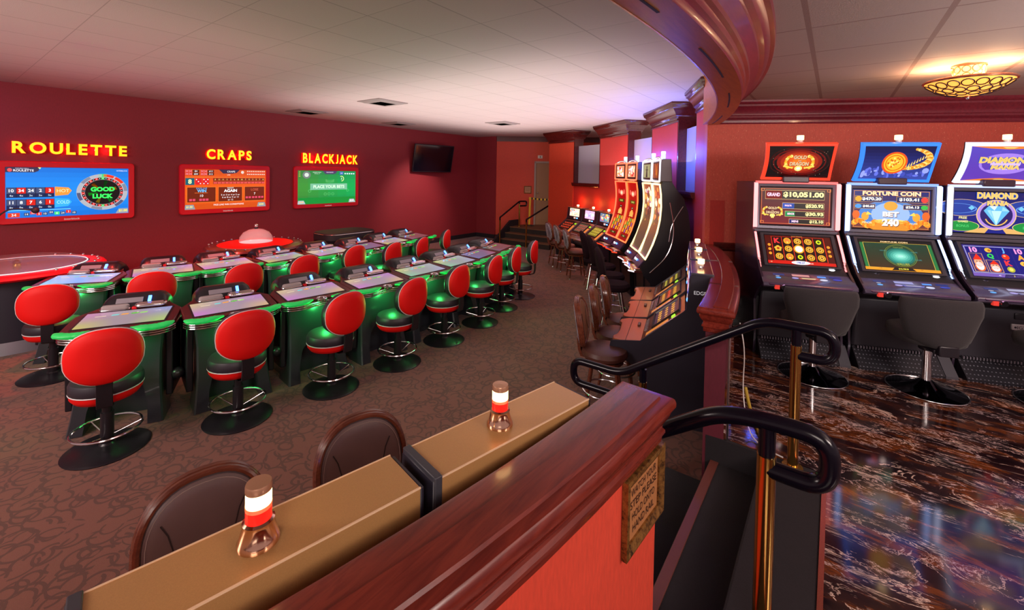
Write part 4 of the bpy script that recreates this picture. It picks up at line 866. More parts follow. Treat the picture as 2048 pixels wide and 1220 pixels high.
def symbol(A, u, v, r, kind, rr=random):
    rv = r * A.w / A.h
    k0 = A.k
    if kind == 'coin':
        A.ell(u, v, r, rv, (.95, .55, .08), n=12); A.k = k0 + 1; A.ell(u, v, r * .72, rv * .72, (.35, .10, .02), n=12); A.k = k0 + 2
        for a in range(0, 360, 60): A.ell(u + r * .42 * cos(R(a)), v + rv * .42 * sin(R(a)), r * .2, rv * .2, (1, .75, .2), n=6)
    elif kind == 'flower':
        for a in range(0, 360, 72): A.ell(u + r * .55 * cos(R(a + 18)), v + rv * .55 * sin(R(a + 18)), r * .5, rv * .42, (.95, .60, .12), n=8)
        A.k = k0 + 1; A.ell(u, v, r * .4, rv * .4, (.55, .12, .02), n=8)
    elif kind == 'orb':
        A.ell(u, v, r * 1.35, rv * 1.35, (1, .55, .08), n=16); A.k = k0 + 1; A.ell(u, v, r * 1.0, rv * 1.0, (1, .97, .85), n=16)
    elif kind == 'ring':
        A.ell(u, v, r * .7, rv * .7, (.75, .85, .05), n=12); A.k = k0 + 1; A.ell(u, v, r * .35, rv * .35, (.10, .18, .02), n=10)
    elif kind == 'face':
        A.ell(u, v, r, rv * 1.05, (.90, .50, .08), n=12); A.k = k0 + 1; A.ell(u, v + rv * .1, r * .6, rv * .6, (.85, .25, .05), n=10); A.k = k0 + 2; A.ell(u - r * .25, v + rv * .2, r * .12, rv * .12, (1, .9, .5), n=6).ell(u + r * .25, v + rv * .2, r * .12, rv * .12, (1, .9, .5), n=6); A.poly([(u - r * .4, v - rv * .2), (u + r * .4, v - rv * .2), (u, v - rv * .7)], (1, .8, .3))
    elif kind == 'gem':
        A.poly([(u - r, v + rv * .4), (u - r * .5, v + rv), (u + r * .5, v + rv), (u + r, v + rv * .4), (u, v - rv)], (.25, .60, .95)); A.k = k0 + 1; A.poly([(u - r * .4, v + rv * .4), (u + r * .4, v + rv * .4), (u, v - rv * .7)], (.65, .88, 1))
    elif kind in 'KQJA' or kind == '10':
        c = {'K': (.85, .10, .12), 'Q': (.10, .75, .20), 'J': (.25, .55, .95), 'A': (.95, .50, .12), '10': (.95, .45, .75)}[kind]; A.text(kind, u, v, rv * 1.7, c, 1.0, bold=.05)
    elif kind == 'red':
        A.ell(u, v, r * .9, rv * .9, (.85, .10, .03), n=12); A.k = k0 + 1; A.ell(u - r * .2, v + rv * .3, r * .3, rv * .25, (1, .6, .4), n=8)
    elif kind == 'gold':
        A.ell(u, v, r * .9, rv * .9, (.55, .55, .10), n=12); A.k = k0 + 1; A.ell(u, v, r * .5, rv * .5, (.95, .80, .25), n=8)
    elif kind == 'blue':
        A.ell(u, v, r * .8, rv * .8, (.25, .60, .85), n=12); A.k = k0 + 1; A.ell(u, v, r * .4, rv * .4, (.7, .9, 1), n=8)
    elif kind == 'paw':
        A.ell(u, v, r * .85, rv * .75, (.95, .60, .15), n=10); A.k = k0 + 1; A.ell(u + r * .2, v - rv * .1, r * .4, rv * .4, (.6, .25, .03), n=8)
    A.k = k0

# ---- low slant-top machine: used for the bank by the near half wall, the bank below the far half wall and the bank at the back
WB = .665
EDGEHL = mat('edge_highlight', (.95, .66, .42), .25)  # pale strips painted as the bevel highlight on the top edges
def slant_machine(topm, deckm, copm, art, kind, scale=1.0, w=WB):
    t = thing('slot_machine', 'x', 'slot machine'); h = w / 2
    body = [(0, 0), (.48, 0), (.52, .40), (.60, .47), (.79, .56), (.80, .60), (.79, .635), (.555, .655), (.20, .955), (.175, .985), (.160, 1.288), (0, 1.288)]
    mb = MB(); mb.prism(body, -h + .012, h - .012, 'y', BLACKM); mb.build('cabinet', t, angle=25)
    side = [(-.002, 0), (.49, 0), (.53, .395), (.62, .46), (.81, .55), (.825, .60), (.815, .655), (.565, .685), (.22, .985), (.20, 1.01), (.168, 1.300), (.160, 1.306), (-.002, 1.306)]
    for s_ in (-1, 1):
        mb = MB(); mb.prism(side, s_ * h - s_ * .012, s_ * (h - .0005), 'y', NAVY); mb.build('side_panel', t, bevel=.003, seg=1)
    mb = MB(); mb.box(-.002, .166, -h + .012, h - .012, 1.286, 1.308, topm); mb.box(-.004, .0, -h + .012, h - .012, .55, 1.308, topm); mb.build('top_cover', t, bevel=.003)
    mb = MB(); mb.box(.1635, .1675, -h + .012, h - .026, 1.3055, 1.3095, EDGEHL); mb.build('front_edge_highlight', t, smooth=False); mb = MB(); mb.box(-.005, -.001, -h + .012, h - .026, 1.3055, 1.3095, EDGEHL); mb.build('back_edge_highlight', t, smooth=False)
    mb = MB(); mb.box(-.001, .168, h - .026, h - .003, 1.20, 1.316, mat('trim_slate', (.055, .055, .07), .4)); mb.box(-.008, .0, h - .026, h - .003, .5, 1.316, mat('trim_slate', (.055, .055, .07), .4)); mb.build('corner_trim', t, bevel=.003)
    # upright display panel
    F = lambda u, v, k: Vector((.168 + .022 * (1 - (v + .15) / .30) + k, u, 1.145 + v))
    mb = MB(); mb.loft([[F(a, b, c) for a, b in ((-h + .014, -.15), (h - .014, -.15), (h - .014, .145), (-h + .014, .145))] for c in (-.01, .004)], mat('panel_wine_black', (.05, .02, .03), .3)); mb.build('upright_panel', t, smooth=False)
    A = Art(.42, .205, lambda u, v, k: F(u, v + .035, .006 + k), 1.3, .0008)
    A.rect(-1, -1, 1, 1, art[0]); A.k = 1; rnd = random.Random(art[2])
    for _ in range(46):
        c = art[1][rnd.randrange(len(art[1]))]; A.k = 1 + _ % 4; r = rnd.uniform(.05, .20); A.ell(rnd.uniform(-.82, .82), rnd.uniform(-.72, .72), r, r * rnd.uniform(1.0, 1.9), c, n=6)
    A.build('display', t)
    mb = MB(); mb.loft([[F(a, b, c) for a, b in ((-.02, -.13), (.06, -.13), (.06, -.09), (-.02, -.09))] for c in (.003, .007)], mat('card_pink', (.75, .55, .5), .4, emit=(.8, .6, .55), es=.5)); mb.build('card_reader', t, smooth=False)
    mb = MB(); mb.sphere(F(.12, -.11, .004), .028, LEDB, 14, sx=.25, sy=1.3, sz=.55); mb.build('blue_light', t)
    # sloping deck with screen
    d0, d1 = Vector((.205, 0, .972)), Vector((.560, 0, .668)); dv_ = (d0 - d1); L = dv_.length; dv_.normalize(); nn = Vector((dv_.z * -1, 0, dv_.x)) * -1
    D = lambda u, v, k: d1 + dv_ * (v + L / 2) + Vector((0, u, 0)) + nn * k
    mb = MB(); mb.loft([[D(a, b, c) for a, b in ((-h + .014, -L / 2), (h - .014, -L / 2), (h - .014, L / 2), (-h + .014, L / 2))] for c in (-.01, .006)], deckm); mb.build('deck', t, smooth=False)
    mb = MB(); rg = []
    for (a, b, c) in ((.215, .150, .006), (.215, .150, .022), (.200, .135, .022), (.195, .130, .010)): rg.append([D(x - .055, y + .03, c) for x, y in ((-a, -b), (a, -b), (a, b), (-a, b))])
    mb.loft(rg, BLACK, cap=False); mb.build('screen_bezel', t, angle=25)
    A = Art(.39, .26, lambda u, v, k: D(u - .055, v + .03, .0105 + k), .9, .0008); A.rect(-1, -1, 1, 1, art[3]); A.k = 1
    for i in range(5):
        for j in range(3):
            A.k = 1; symbol(A, -.76 + i * .38, -.58 + j * .58, .12, art[4][(i * 3 + j * 2 + i) % len(art[4])])
    A.build('screen', t)
    mb = MB()
    for i in range(6): mb.loft([[D(-.22 + i * .055 + a, -L / 2 + .035 + b, c) for a, b in ((-.020, -.014), (.020, -.014), (.020, .014), (-.020, .014))] for c in (.006, .014)], mat('button_silver', (.62, .58, .60), .25, .6))
    o = mb.build('play_buttons', t, smooth=False); o['kind'] = 'stuff'
    mb = MB(); mb.loft([[D(x, y, c) for x, y in ((.185, -.18), (.265, -.18), (.265, .06), (.185, .06))] for c in (.006, .010)], mat('deck_strip_orange', (.60, .22, .06), .25, emit=(1, .35, .06), es=.25)); mb.build('bill_panel', t, smooth=False)
    mb = MB(); mb.loft([[D(x, y, c) for x, y in ((.195, .10), (.255, .10), (.255, .135), (.195, .135))] for c in (.006, .016)], glow((.55, .95, .10), .9)); mb.build('green_light', t, smooth=False)
    mb = MB(); mb.loft([[D(x, y, c) for x, y in ((.278, -.17), (.300, -.17), (.300, .16), (.278, .16))] for c in (.006, .014)], mat('strip_chrome', (.75, .72, .80), .2, .8)); mb.build('chrome_strip', t, smooth=False)
    # copper arm rest with hand grips cut into the edge
    ol = [(.560, -h + .014), (.560, h - .014), (.74, h - .014), (.805, h - .05), (.812, h - .12), (.785, h - .17), (.775, 0.05), (.785, -h + .17), (.812, -h + .12), (.805, -h + .05), (.74, -h + .014)]
    mb = MB(); mb.loft([[(x, y, z + (.812 - x) * .09) for x, y in ol] for z in (.626, .652)] + [[(x - (.006 if x > .6 else 0), y, .657 + (.812 - x) * .09) for x, y in ol]], copm); mb.build('arm_rest', t, angle=30)
    mb = MB(); mb.box(.688, .692, -h + .014, h - .014, .666, .6695, BLACKM); mb.build('seam', t, smooth=False)
    mb = MB(); mb.box(.60, .625, -.16, -.07, .672, .69, mat('grip_brown', (.16, .06, .04), .4)); mb.build('grip', t, bevel=.004)
    return t
def logo_plate(t, y, s=1): return flat_text(t, 'maker_name', [('EDGE', 0, 0, .030, .095)], (lambda u, v, k: Vector((.095 - u * s, y, 1.155 + v))), mat('logo_white', (.75, .75, .78), .5, emit=(.8, .8, .85), es=.25))
warm = [(1, .85, .3), (1, .4, .1), (.9, .1, .2), (1, 1, .9), (.2, .7, .8), (.95, .5, .8)]
m0 = slant_machine(GOLD, BRONZE, GOLD, ((.15, .05, .03), warm, 1, (.10, .03, .02), ['coin', 'K', 'red', 'gold']), 'near'); tower_light(m0, (.083, .03, 1.307))
rz1 = R(168.5)
place(m0, True, (-.763, 1.123, 0), rz1, 'tan-topped slot machine by the near half wall, the farther of two', 'tan slot machines behind the near half wall')
place(m0, False, (-.903, .448, 0), rz1, 'tan-topped slot machine by the near half wall, nearest the bottom edge', 'tan slot machines behind the near half wall')
rz2 = R(194.8); arts = [((.08, .05, .16), [(.2, .3, .9), (1, .4, .2), (.9, .8, .9)], 5, (.09, .05, .10), ['flower', 'K', 'paw', 'A']), ((.25, .05, .03), warm, 6, (.16, .06, .03), ['coin', 'Q', 'red', 'flower']), ((.05, .04, .15), warm, 7, (.12, .07, .03), ['gold', 'J', 'coin', 'K'])]
for i, (x, y) in enumerate(((-.865, 4.18), (-1.038, 4.84), (-1.208, 5.485))):
    t = slant_machine(BRONZE, BRONZE, COPPER, arts[i], 'far'); t.location = (x, y, 0); t.rotation_euler = (0, 0, rz2)
    t['label'] = 'copper-topped slot machine below the far half wall, ' + ('nearest, with a dark side panel', 'middle one of three', 'farthest, beside the tall machines')[i]; t['group'] = 'copper slot machines below the far half wall'
    tower_light(t, (.083, 0, 1.307), .8)
    if i == 0: logo_plate(t, WB / 2 + .0012)
artb = [((.95, .75, .6), [(1, 1, .9), (1, .8, .5), (.8, .3, .2), (.9, .6, .9), (.2, .3, .5)], 11, (.12, .04, .03), ['red']), ((.9, .55, .75), [(1, .9, 1), (1, .6, .85), (.6, .5, .9), (.9, .9, .95), (.3, .4, .7)], 12, (.22, .18, .12), ['K', 'coin']), ((.25, .3, .4), [(1, .95, .8), (.2, .6, .6), (1, .8, .2), (.5, .2, .5), (.9, .3, .2)], 13, (.35, .30, .05), ['gold', 'flower'])]
for i, a in enumerate((61.05, 56.5, 51.9)):
    t = slant_machine(BRONZE, BRONZE, BRONZE, artb[i], 'back'); t.location = (*pt(9.185, a), 0); t.rotation_euler = (0, 0, R(a + 180)); t.scale = (1.04, 1.06, .965)
    t['label'] = 'low slot machine against the curved back wall, ' + ('leftmost of three', 'middle of three', 'rightmost of three, beside a tall red machine')[i]; t['group'] = 'low slot machines at the back'
    tower_light(t, (.083, 0, 1.307), .8)
    point('tower_glow', pt(9.06, a, 1.42), 1.6, (1.0, .25, .05), .02)

# ---- tall curved-screen machines
def tall_machine(edge, edge2, art, kind):
    t = thing('tall_slot_machine', 'x', 'slot machine'); h = .300
    cz = [(.60, .93), (.565, 1.0), (.50, 1.15), (.445, 1.32), (.410, 1.50), (.398, 1.68), (.405, 1.86), (.425, 2.0)]
    body = [(.06, 0), (.50, 0), (.52, .62), (.60, .70), (.66, .80)] + [(x - .012, z) for x, z in cz] + [(.40, 2.03), (.38, 2.05), (.28, 2.05), (.22, 1.95), (.10, 1.80), (.06, 1.5)]
    mb = MB(); mb.prism(body, -h + .015, h - .015, 'y', BLACK); mb.build('cabinet', t, angle=25)
    sp = [(.01, 0), (.51, 0), (.54, .60), (.63, .70), (.68, .82)] + [(x + .004, z) for x, z in cz] + [(.36, 2.0), (.24, 1.95), (.13, 1.83), (.05, 1.62), (.01, 1.35)]
    for s_ in (-1, 1):
        mb = MB(); mb.prism(sp, s_ * (h - .014), s_ * (h + .004), 'y', BLACK); mb.build('side_panel', t, angle=30)
        mb = MB(); 
        mb.tube(bez([(.30, s_ * (h + .006), 1.75), (.22, s_ * (h + .006), 1.35), (.30, s_ * (h + .006), 1.0), (.55, s_ * (h + .006), .75)], 6, .3), .007, CHROME, 6); mb.tube(bez([(.12, s_ * (h + .006), 1.7), (.27, s_ * (h + .006), 1.45), (.30, s_ * (h + .006), 1.2)], 6, .2), .005, CHROME, 6)
        mb.build('chrome_line', t)
    # curved screen
    n = len(cz) - 1; cum = [0]
    for a, b in zip(cz, cz[1:]): cum.append(cum[-1] + math.dist(a, b))
    Lc = cum[-1]
    def S(u, v, k):
        d = min(max(v + Lc / 2, 0), Lc)
        for i in range(n):
            if d <= cum[i + 1] + 1e-9: break
        f = (d - cum[i]) / (cum[i + 1] - cum[i]); x = cz[i][0] + (cz[i + 1][0] - cz[i][0]) * f; z = cz[i][1] + (cz[i + 1][1] - cz[i][1]) * f
        tx, tz = cz[i + 1][0] - cz[i][0], cz[i + 1][1] - cz[i][1]; l = math.hypot(tx, tz); return Vector((x + tz / l * k, -u, z - tx / l * k))
    E1 = glow(edge, 1.7)
    mb = MB(); vs = [-Lc / 2 + Lc * i / 14 for i in range(15)]; e = h - .018
    mb.tube([S(-e, v, .012) for v in vs] + [S(u, Lc / 2, .012) for u in (-e * .5, 0, e * .5)] + [S(e, v, .012) for v in reversed(vs)] + [S(u, -Lc / 2, .012) for u in (e * .5, 0, -e * .5)], .013, E1, 8, True); mb.build('light_edge', t)
    A = Art(2 * (h - .035), Lc - .03, S, .95, .0012); A.k = 2; nseg = 16
    for i in range(nseg):
        a, b = -1 + 2 * i / nseg, -1 + 2 * (i + 1) / nseg; A.rect(-1, a, 1, b, art(i / nseg))
    rnd = random.Random(kind)
    if kind < 3:
        A.k = 3; A.rect(-.55, .28, .55, .40, (.15, .12, .02)).ell(0, .62, .35, .10, (.95, .35, .25)).ell(0, .13, .25, .05, (.1, .03, .03)); A.k = 4; A.text('GRAND', 0, .34, .06, (.9, .9, .3), wmax=.7); A.text('MAJOR', 0, .13, .04, (1, .9, .6), wmax=.4); A.ell(0, .62, .2, .06, (1, .8, .6)); A.ell(-.5, .66, .14, .09, (.9, .25, .2)).ell(.5, .66, .14, .09, (.9, .25, .2))
        A.k = 3; A.ell(0, -.05, .40, .10, (.95, .45, .15)).poly([(-.4, -.15), (.4, -.15), (.1, .08), (-.1, .08)], (1, .65, .25))
        cl = ['coin', 'K', 'flower', 'Q', 'blue', 'J', 'face', 'A']; rows = 4; y0 = -.27; dy = .135; us = (-.62, -.2, .2, .62)
        A.k = 5; A.rect(-.55, -.90, .55, -.82, (.12, .10, .02)); A.k = 6; A.text('$52.19', 0, -.86, .05, (.9, .9, .5), wmax=.5)
    else:
        A.k = 3
        for _ in range(26): A.k = 3 + _ % 3; r = rnd.uniform(.12, .34); A.ell(rnd.uniform(-.6, .6), rnd.uniform(.08, .88), r, r * .30, ((1, .75, .35), (.95, .45, .15), (.75, .25, .10), (1, .92, .75), (.35, .15, .10), (.6, .35, .5))[rnd.randrange(6)], n=8)
        A.k = 3; A.rect(-.92, -.95, .92, -.04, (.20, .14, .10)); cl = ['gold', 'Q', 'blue', 'K', 'flower', 'J', 'coin', '10', 'red', 'A']; rows = 6; y0 = -.13; dy = .135; us = (-.68, -.23, .23, .68)
    for j in range(rows):
        for i, u in enumerate(us): A.k = 5; symbol(A, u, y0 - j * dy, .16, cl[(i * 3 + j * 5) % len(cl)])
    A.build('curved_screen', t)
    # top box
    mb = MB(); mb.prism([(.27, 2.04), (.435, 2.04), (.43, 2.33), (.40, 2.36), (.29, 2.36)], -h, h, 'y', mat('box_grey', (.16, .14, .16), .35)); mb.build('top_box', t, bevel=.01)
    T_ = lambda u, v, k: Vector((.437 - .005 * v / .3 + k, -u, 2.195 + v))
    mb = MB(); mb.tube([T_(a, b, .004) for a, b in rrect(2 * h - .03, .31, .02)], .011, glow(edge2, 1.5), 8, True); mb.build('box_light_edge', t)
    mb = MB(); mb.tube(bez([(.42, -h + .02, 2.35), (.42, -h * .5, 2.39), (.42, h * .5, 2.39), (.42, h - .02, 2.35)], 5, .12), .013, CHROME, 8); mb.build('chrome_arch', t)
    A = Art(.50, .25, T_, .95, .001); A.k = 3; A.rect(-1, -1, 1, 1, (.02, .01, .01)); A.k = 4
    if kind < 3:
        A.rect(-.8, -.85, .8, .85, (.85, .45, .30)); 
        for _ in range(30): A.k = 5 + _ % 3; r = rnd.uniform(.06, .2); A.ell(rnd.uniform(-.6, .6), rnd.uniform(-.6, .6), r, r * 1.3, ((1, .9, .7), (.85, .1, .1), (1, .6, .2), (.9, .9, 1))[rnd.randrange(4)], n=6)
    elif kind == 3:
        A.rect(-.8, -.85, .8, .85, (.50, .48, .30)); A.k = 5; A.ell(0, .45, .12, .22, (.1, .1, .1)).poly([(-.22, -.8), (.22, -.8), (.10, .3), (-.10, .3)], (.08, .08, .08)).poly([(-.35, .2), (.35, .2), (.3, .1), (-.3, .1)], (.12, .12, .1))
    else:
        for i in range(9): A.rect(-.8 + i * .178, -.85, -.8 + (i + 1) * .178, .85, ((.35, .08, .02), (.12, .02, .01), (.65, .25, .05))[i % 3])
        A.k = 5; A.ell(0, .1, .3, .6, (.55, .18, .04)).ell(-.3, -.2, .12, .4, (.75, .4, .1))
    A.build('top_display', t)
    A = Art(.5, .04, lambda u, v, k: Vector((.43 + k, -u, 2.022 + v)), .8, .001); A.rect(-1, -1, 1, 1, tuple(x * .35 for x in edge)); A.k = 1; A.text('GRAND  MAJOR  MINOR', 0, 0, 1.2, (1, .85, .6), wmax=1.7); A.build('title_strip', t)
    # lower panel, blue light and button deck
    mb = MB(); mb.loft([[(x, y, z) for y in (-h + .02, h - .02)] + [(x2, y, z2) for y in (h - .02, -h + .02)] for x, z, x2, z2 in (((.62, .91, .70, .80)), (.635, .92, .715, .81))], mat('lower_panel', (.06, .03, .08), .25)); mb.build('lower_panel', t, smooth=False)
    mb = MB(); mb.sphere((.675, -.04, .868), .020, LEDB, 12, sx=.6, sy=1.5); mb.build('blue_light', t)
    mb = MB(); mb.sphere((.68, -.16, .865), .020, glow((1, .95, 1), 5), 12, sx=.6); mb.build('white_light', t)
    ol = [(.62, -h + .01), (.62, h - .01), (.76, h - .01), (.83, h - .08), (.79, .12), (.80, -.06), (.83, -h + .10), (.78, -h + .01)]
    mb = MB(); mb.loft([[(x, y, z) for x, y in ol] for z in (.742, .772)], mat('deck_gloss', (.08, .02, .02), .15, coat=.5)); mb.build('button_deck', t, angle=25)
    mb = MB(); mb.tube([(x, y, .757) for x, y in ol[2:]], .010, glow(edge2, 1.3), 8); mb.build('deck_light_edge', t)
    A = Art(.36, .10, lambda u, v, k: Vector((.715 + v * -1 + .0, -u, .7735 + k)), .8); A.rect(-1, -1, 1, 1, (.45, .15, .12)); A.k = 1
    for i in range(6): A.ell(-.75 + i * .3, 0, .10, .38, ((.9, .6, .5), (.8, .8, .9), (.9, .75, .2))[i % 3], n=8)
    A.build('deck_panel', t)
    tower_light(t, (.34, 0, 2.362), .8, 'blue'); return t
redf = lambda v: (.42 + .15 * v, .015, .02); goldf = lambda v: (.30 + .15 * sin(v * 9), .13 + .05 * sin(v * 7), .10 + .10 * (v < .4))
for i, (a, e1, e2, f_, lab) in enumerate(((43.2, (1, .10, .04), (1, .12, .05), redf, 'tall curved slot machine outlined in red light, left of the red pair'), (39.15, (1, .12, .03), (1, .14, .06), redf, 'tall curved slot machine outlined in red light, right of the red pair'),
                                         (33.1, (1, .62, .25), (1, .85, .9), goldf, 'tall curved slot machine outlined in gold light, left of the gold pair'), (29.0, (1, .68, .30), (1, .90, 1.0), goldf, 'tall curved slot machine outlined in gold light, nearest the camera'))):
    t = tall_machine(e1, e2, f_, i + 1); t.location = (*pt(9.165, a), 0); t.rotation_euler = (0, 0, R(a + 180)); t['label'] = lab; t['group'] = 'tall curved slot machines on the curved wall'
    point('blue_tower_glow', pt(8.98, a, 2.47), 12, (.05, .12, 1.0), .03)

# ---- upright machines against the right wall
wm = Vector((cos(R(21.5)), sin(R(21.5)), 0)); nm_ = Vector((-wm.y, wm.x, 0))
def upright(edge, side, deckc, fn_top, fn_up, fn_low):
    t = thing('upright_slot_machine', 'x', 'slot machine'); h = .348
    mb = MB(); mb.prism([(.95, 0), (.18, 0), (.16, .14), (.20, .52), (.10, .62), (-.02, .70), (.0, .78), (.10, .86), (.28, 1.12), (.33, 1.16), (.33, 1.60), (.95, 1.60)], -h + .01, h - .01, 'x', BLACKM)
    # prism on the x axis takes (y, z)
    mb.build('cabinet', t, angle=25)
    for s_ in (-1, 1):
        mb = MB(); mb.prism([(.95, 0), (.14, 0), (.12, .16), (.16, .50), (.02, .64), (-.10, .70), (-.10, .735), (.02, .82), (.10, .90), (.25, 1.13), (.27, 1.16), (.27, 1.60), (.95, 1.60)], s_ * (h - .006), s_ * (h + .012), 'x', mat('side_plum', (.030, .018, .036), .22, coat=.4)); mb.build('side_panel', t, angle=25)
        mb = MB(); mb.prism([(.262, 1.165), (.240, 1.175), (.240, 1.585), (.262, 1.595)], s_ * (h - .020), s_ * (h + .010), 'x', glow(side, 1.8)); mb.build('side_light', t, smooth=False)
        mb = MB(); mb.loft([[(s_ * (h - .016 + dx), y, z) for dx in (0, .018)] + [(s_ * (h - .016 + dx), y - .012, z - .006) for dx in (.018, 0)] for y, z in ((.245, 1.125), (.135, .965), (.10, .905))], glow(side, 1.8)); mb.build('lower_side_light', t, smooth=False)
        mb = MB()
        for q in range(3): mb.loft([[(s_ * (h - .016 + dx), y + .004 * q, z) for dx in (0, .016)] + [(s_ * (h - .016 + dx), y - .008, z - .010) for dx in (.016, 0)] for y, z in ((.093 - q * .016, .895 - q * .024), (.086 - q * .016, .884 - q * .024))], glow(side, 1.5))
        mb.build('light_dashes', t, smooth=False)
    mb = MB(); mb.box(-h + .01, h - .01, .262, .30, 1.588, 1.612, glow(side, 1.3)); mb.build('top_light', t, smooth=False)
    # frames round the two screens
    up = lambda u, v, k: Vector((u, .288 - k, 1.372 + v))
    mb = MB(); rg = []
    for a, b, k in ((h - .02, .212, -.01), (h - .02, .212, .018), (h - .045, .188, .014), (h - .05, .183, .002)): rg.append([up(x, z, k) for x, z in ((-a, -b), (a, -b), (a, b), (-a, b))])
    mb.loft(rg, mat('bezel_grey', (.14, .13, .17), .3, .5), cap=False); mb.build('screen_frame', t, angle=25)
    mb = MB(); mb.box(-h + .0, h - .0, .255, .33, 1.125, 1.155, mat('bezel_grey', (.14, .13, .17), .3, .5)); mb.build('dividing_bar', t, bevel=.006)
    A = Art(.59, .352, lambda u, v, k: up(u, v + .002, .003 + k), 1.0, .0008); fn_up(A); A.build('upper_screen', t)
    q0, q1 = Vector((0, .235, 1.115)), Vector((0, .055, .845)); sv = (q0 - q1); Ls = sv.length; sv.normalize(); sn = Vector((0, -sv.z, sv.y))
    lo = lambda u, v, k: (q0 + q1) / 2 + Vector((u, 0, 0)) + sv * v + sn * k
    mb = MB(); rg = []
    for a, b, k in ((h - .045, .165, -.03), (h - .045, .165, .010), (h - .07, .150, .008), (h - .075, .145, -.002)): rg.append([lo(x, z, k) for x, z in ((-a, -b), (a, -b), (a, b), (-a, b))])
    mb.loft(rg, mat('bezel_dark', (.07, .065, .085), .3, .4), cap=False); mb.build('lower_frame', t, angle=25)
    A = Art(.54, .285, lambda u, v, k: lo(u, v, .000 + k), 1.0, .0008); fn_low(A); A.build('lower_screen', t)
    # button deck
    mb = MB(); mb.loft([[(x, .09, .845), (x, .06, .81), (x, -.075, .755), (x, -.13, .725), (x, -.135, .695), (x, -.10, .675), (x, .10, .68)] for x in (-h - .012, h + .012)], mat('deck_plum', (.075, .055, .10), .18, coat=.6)); mb.build('button_deck', t, angle=40, bevel=.006)
    dk = lambda u, v, k: Vector((u, .0 - v, .783 - v * .40 + k))
    mb = MB(); mb.loft([[dk(x, y, k) for x, y in ((-h + .03, -.055), (h - .03, -.055), (h - .03, -.09), (-h + .03, -.09))] for k in (.0, .012)], mat('panel_grey', (.20, .19, .22), .3)); mb.build('speaker_panel', t, smooth=False)
    mb = MB(); mb.lathe([(.028, 0), (.030, .006), (.02, .010), (.001, .010)], CHROME, dk(-.19, -.072, .012), 20, sy=.6); mb.build('left_ring', t)
    mb = MB(); mb.lathe([(.028, 0), (.030, .006), (.02, .010), (.001, .012)], glow((.95, .95, 1), 2.0), dk(.235, -.072, .012), 20, sy=.6); mb.build('spin_button', t)
    A = Art(.60, .14, lambda u, v, k: dk(u, .045 - v * .75, .004 + k), .9, .0015); c1 = deckc
    A.rect(-.35, .2, .10, .75, tuple(.5 * x + .25 for x in c1)).rect(-.85, .25, -.55, .70, (.10, .12, .30)).rect(.30, .25, .52, .60, (.20, .45, .95)).rect(.62, .30, .90, .70, (.04, .06, .30)); A.k = 1
    A.ell(-.30, -.30, .09, .22, (.50, .45, .75)).ell(.42, -.40, .10, .25, (.70, .72, .85)).ell(-.75, -.45, .07, .18, (.25, .55, .95)).ell(.78, -.1, .12, .2, (.08, .12, .55)).ell(-.75, .0, .06, .12, (.5, .5, .6))
    A.poly([(-.18, -.55), (.26, -.55), (.32, -.1), (-.22, -.1)], tuple(.6 * x for x in c1)); A.k = 2; A.poly([(-.12, -.45), (.20, -.45), (.24, -.2), (-.15, -.2)], (.75, .70, .45) if c1[0] > .8 else (.45, .42, .50)); A.build('deck_buttons', t)
    mb = MB(); mb.tube([(-h, .05, .80), (-h, -.08, .735), (-h + .04, -.135, .712), (h - .04, -.135, .712), (h, -.08, .735), (h, .05, .80)], .008, mat('trim_violet', (.45, .30, .60), .12, .9), 8); mb.build('deck_trim', t)
    mb = MB(); mb.cyl((-.20, -.125, .69), (-.20, -.150, .69), .022, CHROME); mb.box(-.27, -.235, -.145, -.12, .672, .708, mat('lens_small_red', (.4, .03, .03), .2, emit=(.8, .05, .03), es=.4)); mb.build('key_lock', t)
    # belly, plate, kick board
    mb = MB(); mb.loft([[(x, y, z) for x, z in ((-h + .015, .155), (h - .015, .155), (h - .04, .60), (-h + .04, .60))] for y in (.12, .16)], mat('belly_panel', (.030, .027, .038), .45)); mb.build('belly_panel', t, bevel=.02)
    mb = MB(); mb.box(.02, .13, .105, .125, .425, .475, mat('plate_silver', (.62, .60, .65), .4)); pl = mb.build('name_plate', t, bevel=.006)
    flat_text(pl, 'lettering', [('IGT', .0, 0, .024, .062)], (lambda u, v, k: Vector((.085 + u, .1035, .45 + v))), mat('ink_dark', (.03, .03, .05), .5))
    mb = MB(); mb.ring = None; mb.lathe([(.008, 0), (.008, .002)], mat('ink_dark', (.03, .03, .05), .5), (0, 0, 0), 10); o = mb.build('emblem', pl); o.location = (.042, .1045, .45); o.rotation_euler = (R(90), 0, 0)
    mb = MB(); mb.box(.04, .11, .108, .122, .515, .565, BLACK); mb.build('bill_slot', t, bevel=.004)
    KM = MATS.get('kick_perforated')
    if KM is None:
        KM = mat('kick_perforated', (.02, .02, .028), .4); q = NT(KM); v = q.n('ShaderNodeTexVoronoi', distance='CHEBYCHEV'); v.inputs['Scale'].default_value = 38; v.inputs['Randomness'].default_value = .12; q.l(q.obj(), v.inputs['Vector'])
        q.l(q.mix(q.math('LESS_THAN', v.outputs['Distance'], .16), (.018, .017, .024), (.20, .20, .24)), q.b.inputs['Base Color'])
    mb = MB(); mb.loft([[(x, 0.0, 0), (x, -.004, .018), (x, .11, .135), (x, .13, .155), (x, .16, .155), (x, .16, 0)] for x in (-h + .02, h - .06)], KM); mb.build('kick_board', t, angle=25)
    mb = MB()
    for q in range(26): x = -h + .05 + q * .0225; mb.box(x, x + .008, .098, .118, .150, .172, mat('vent_fin', (.30, .28, .33), .35, .5))
    o = mb.build('vent_fins', t, smooth=False); o['kind'] = 'stuff'
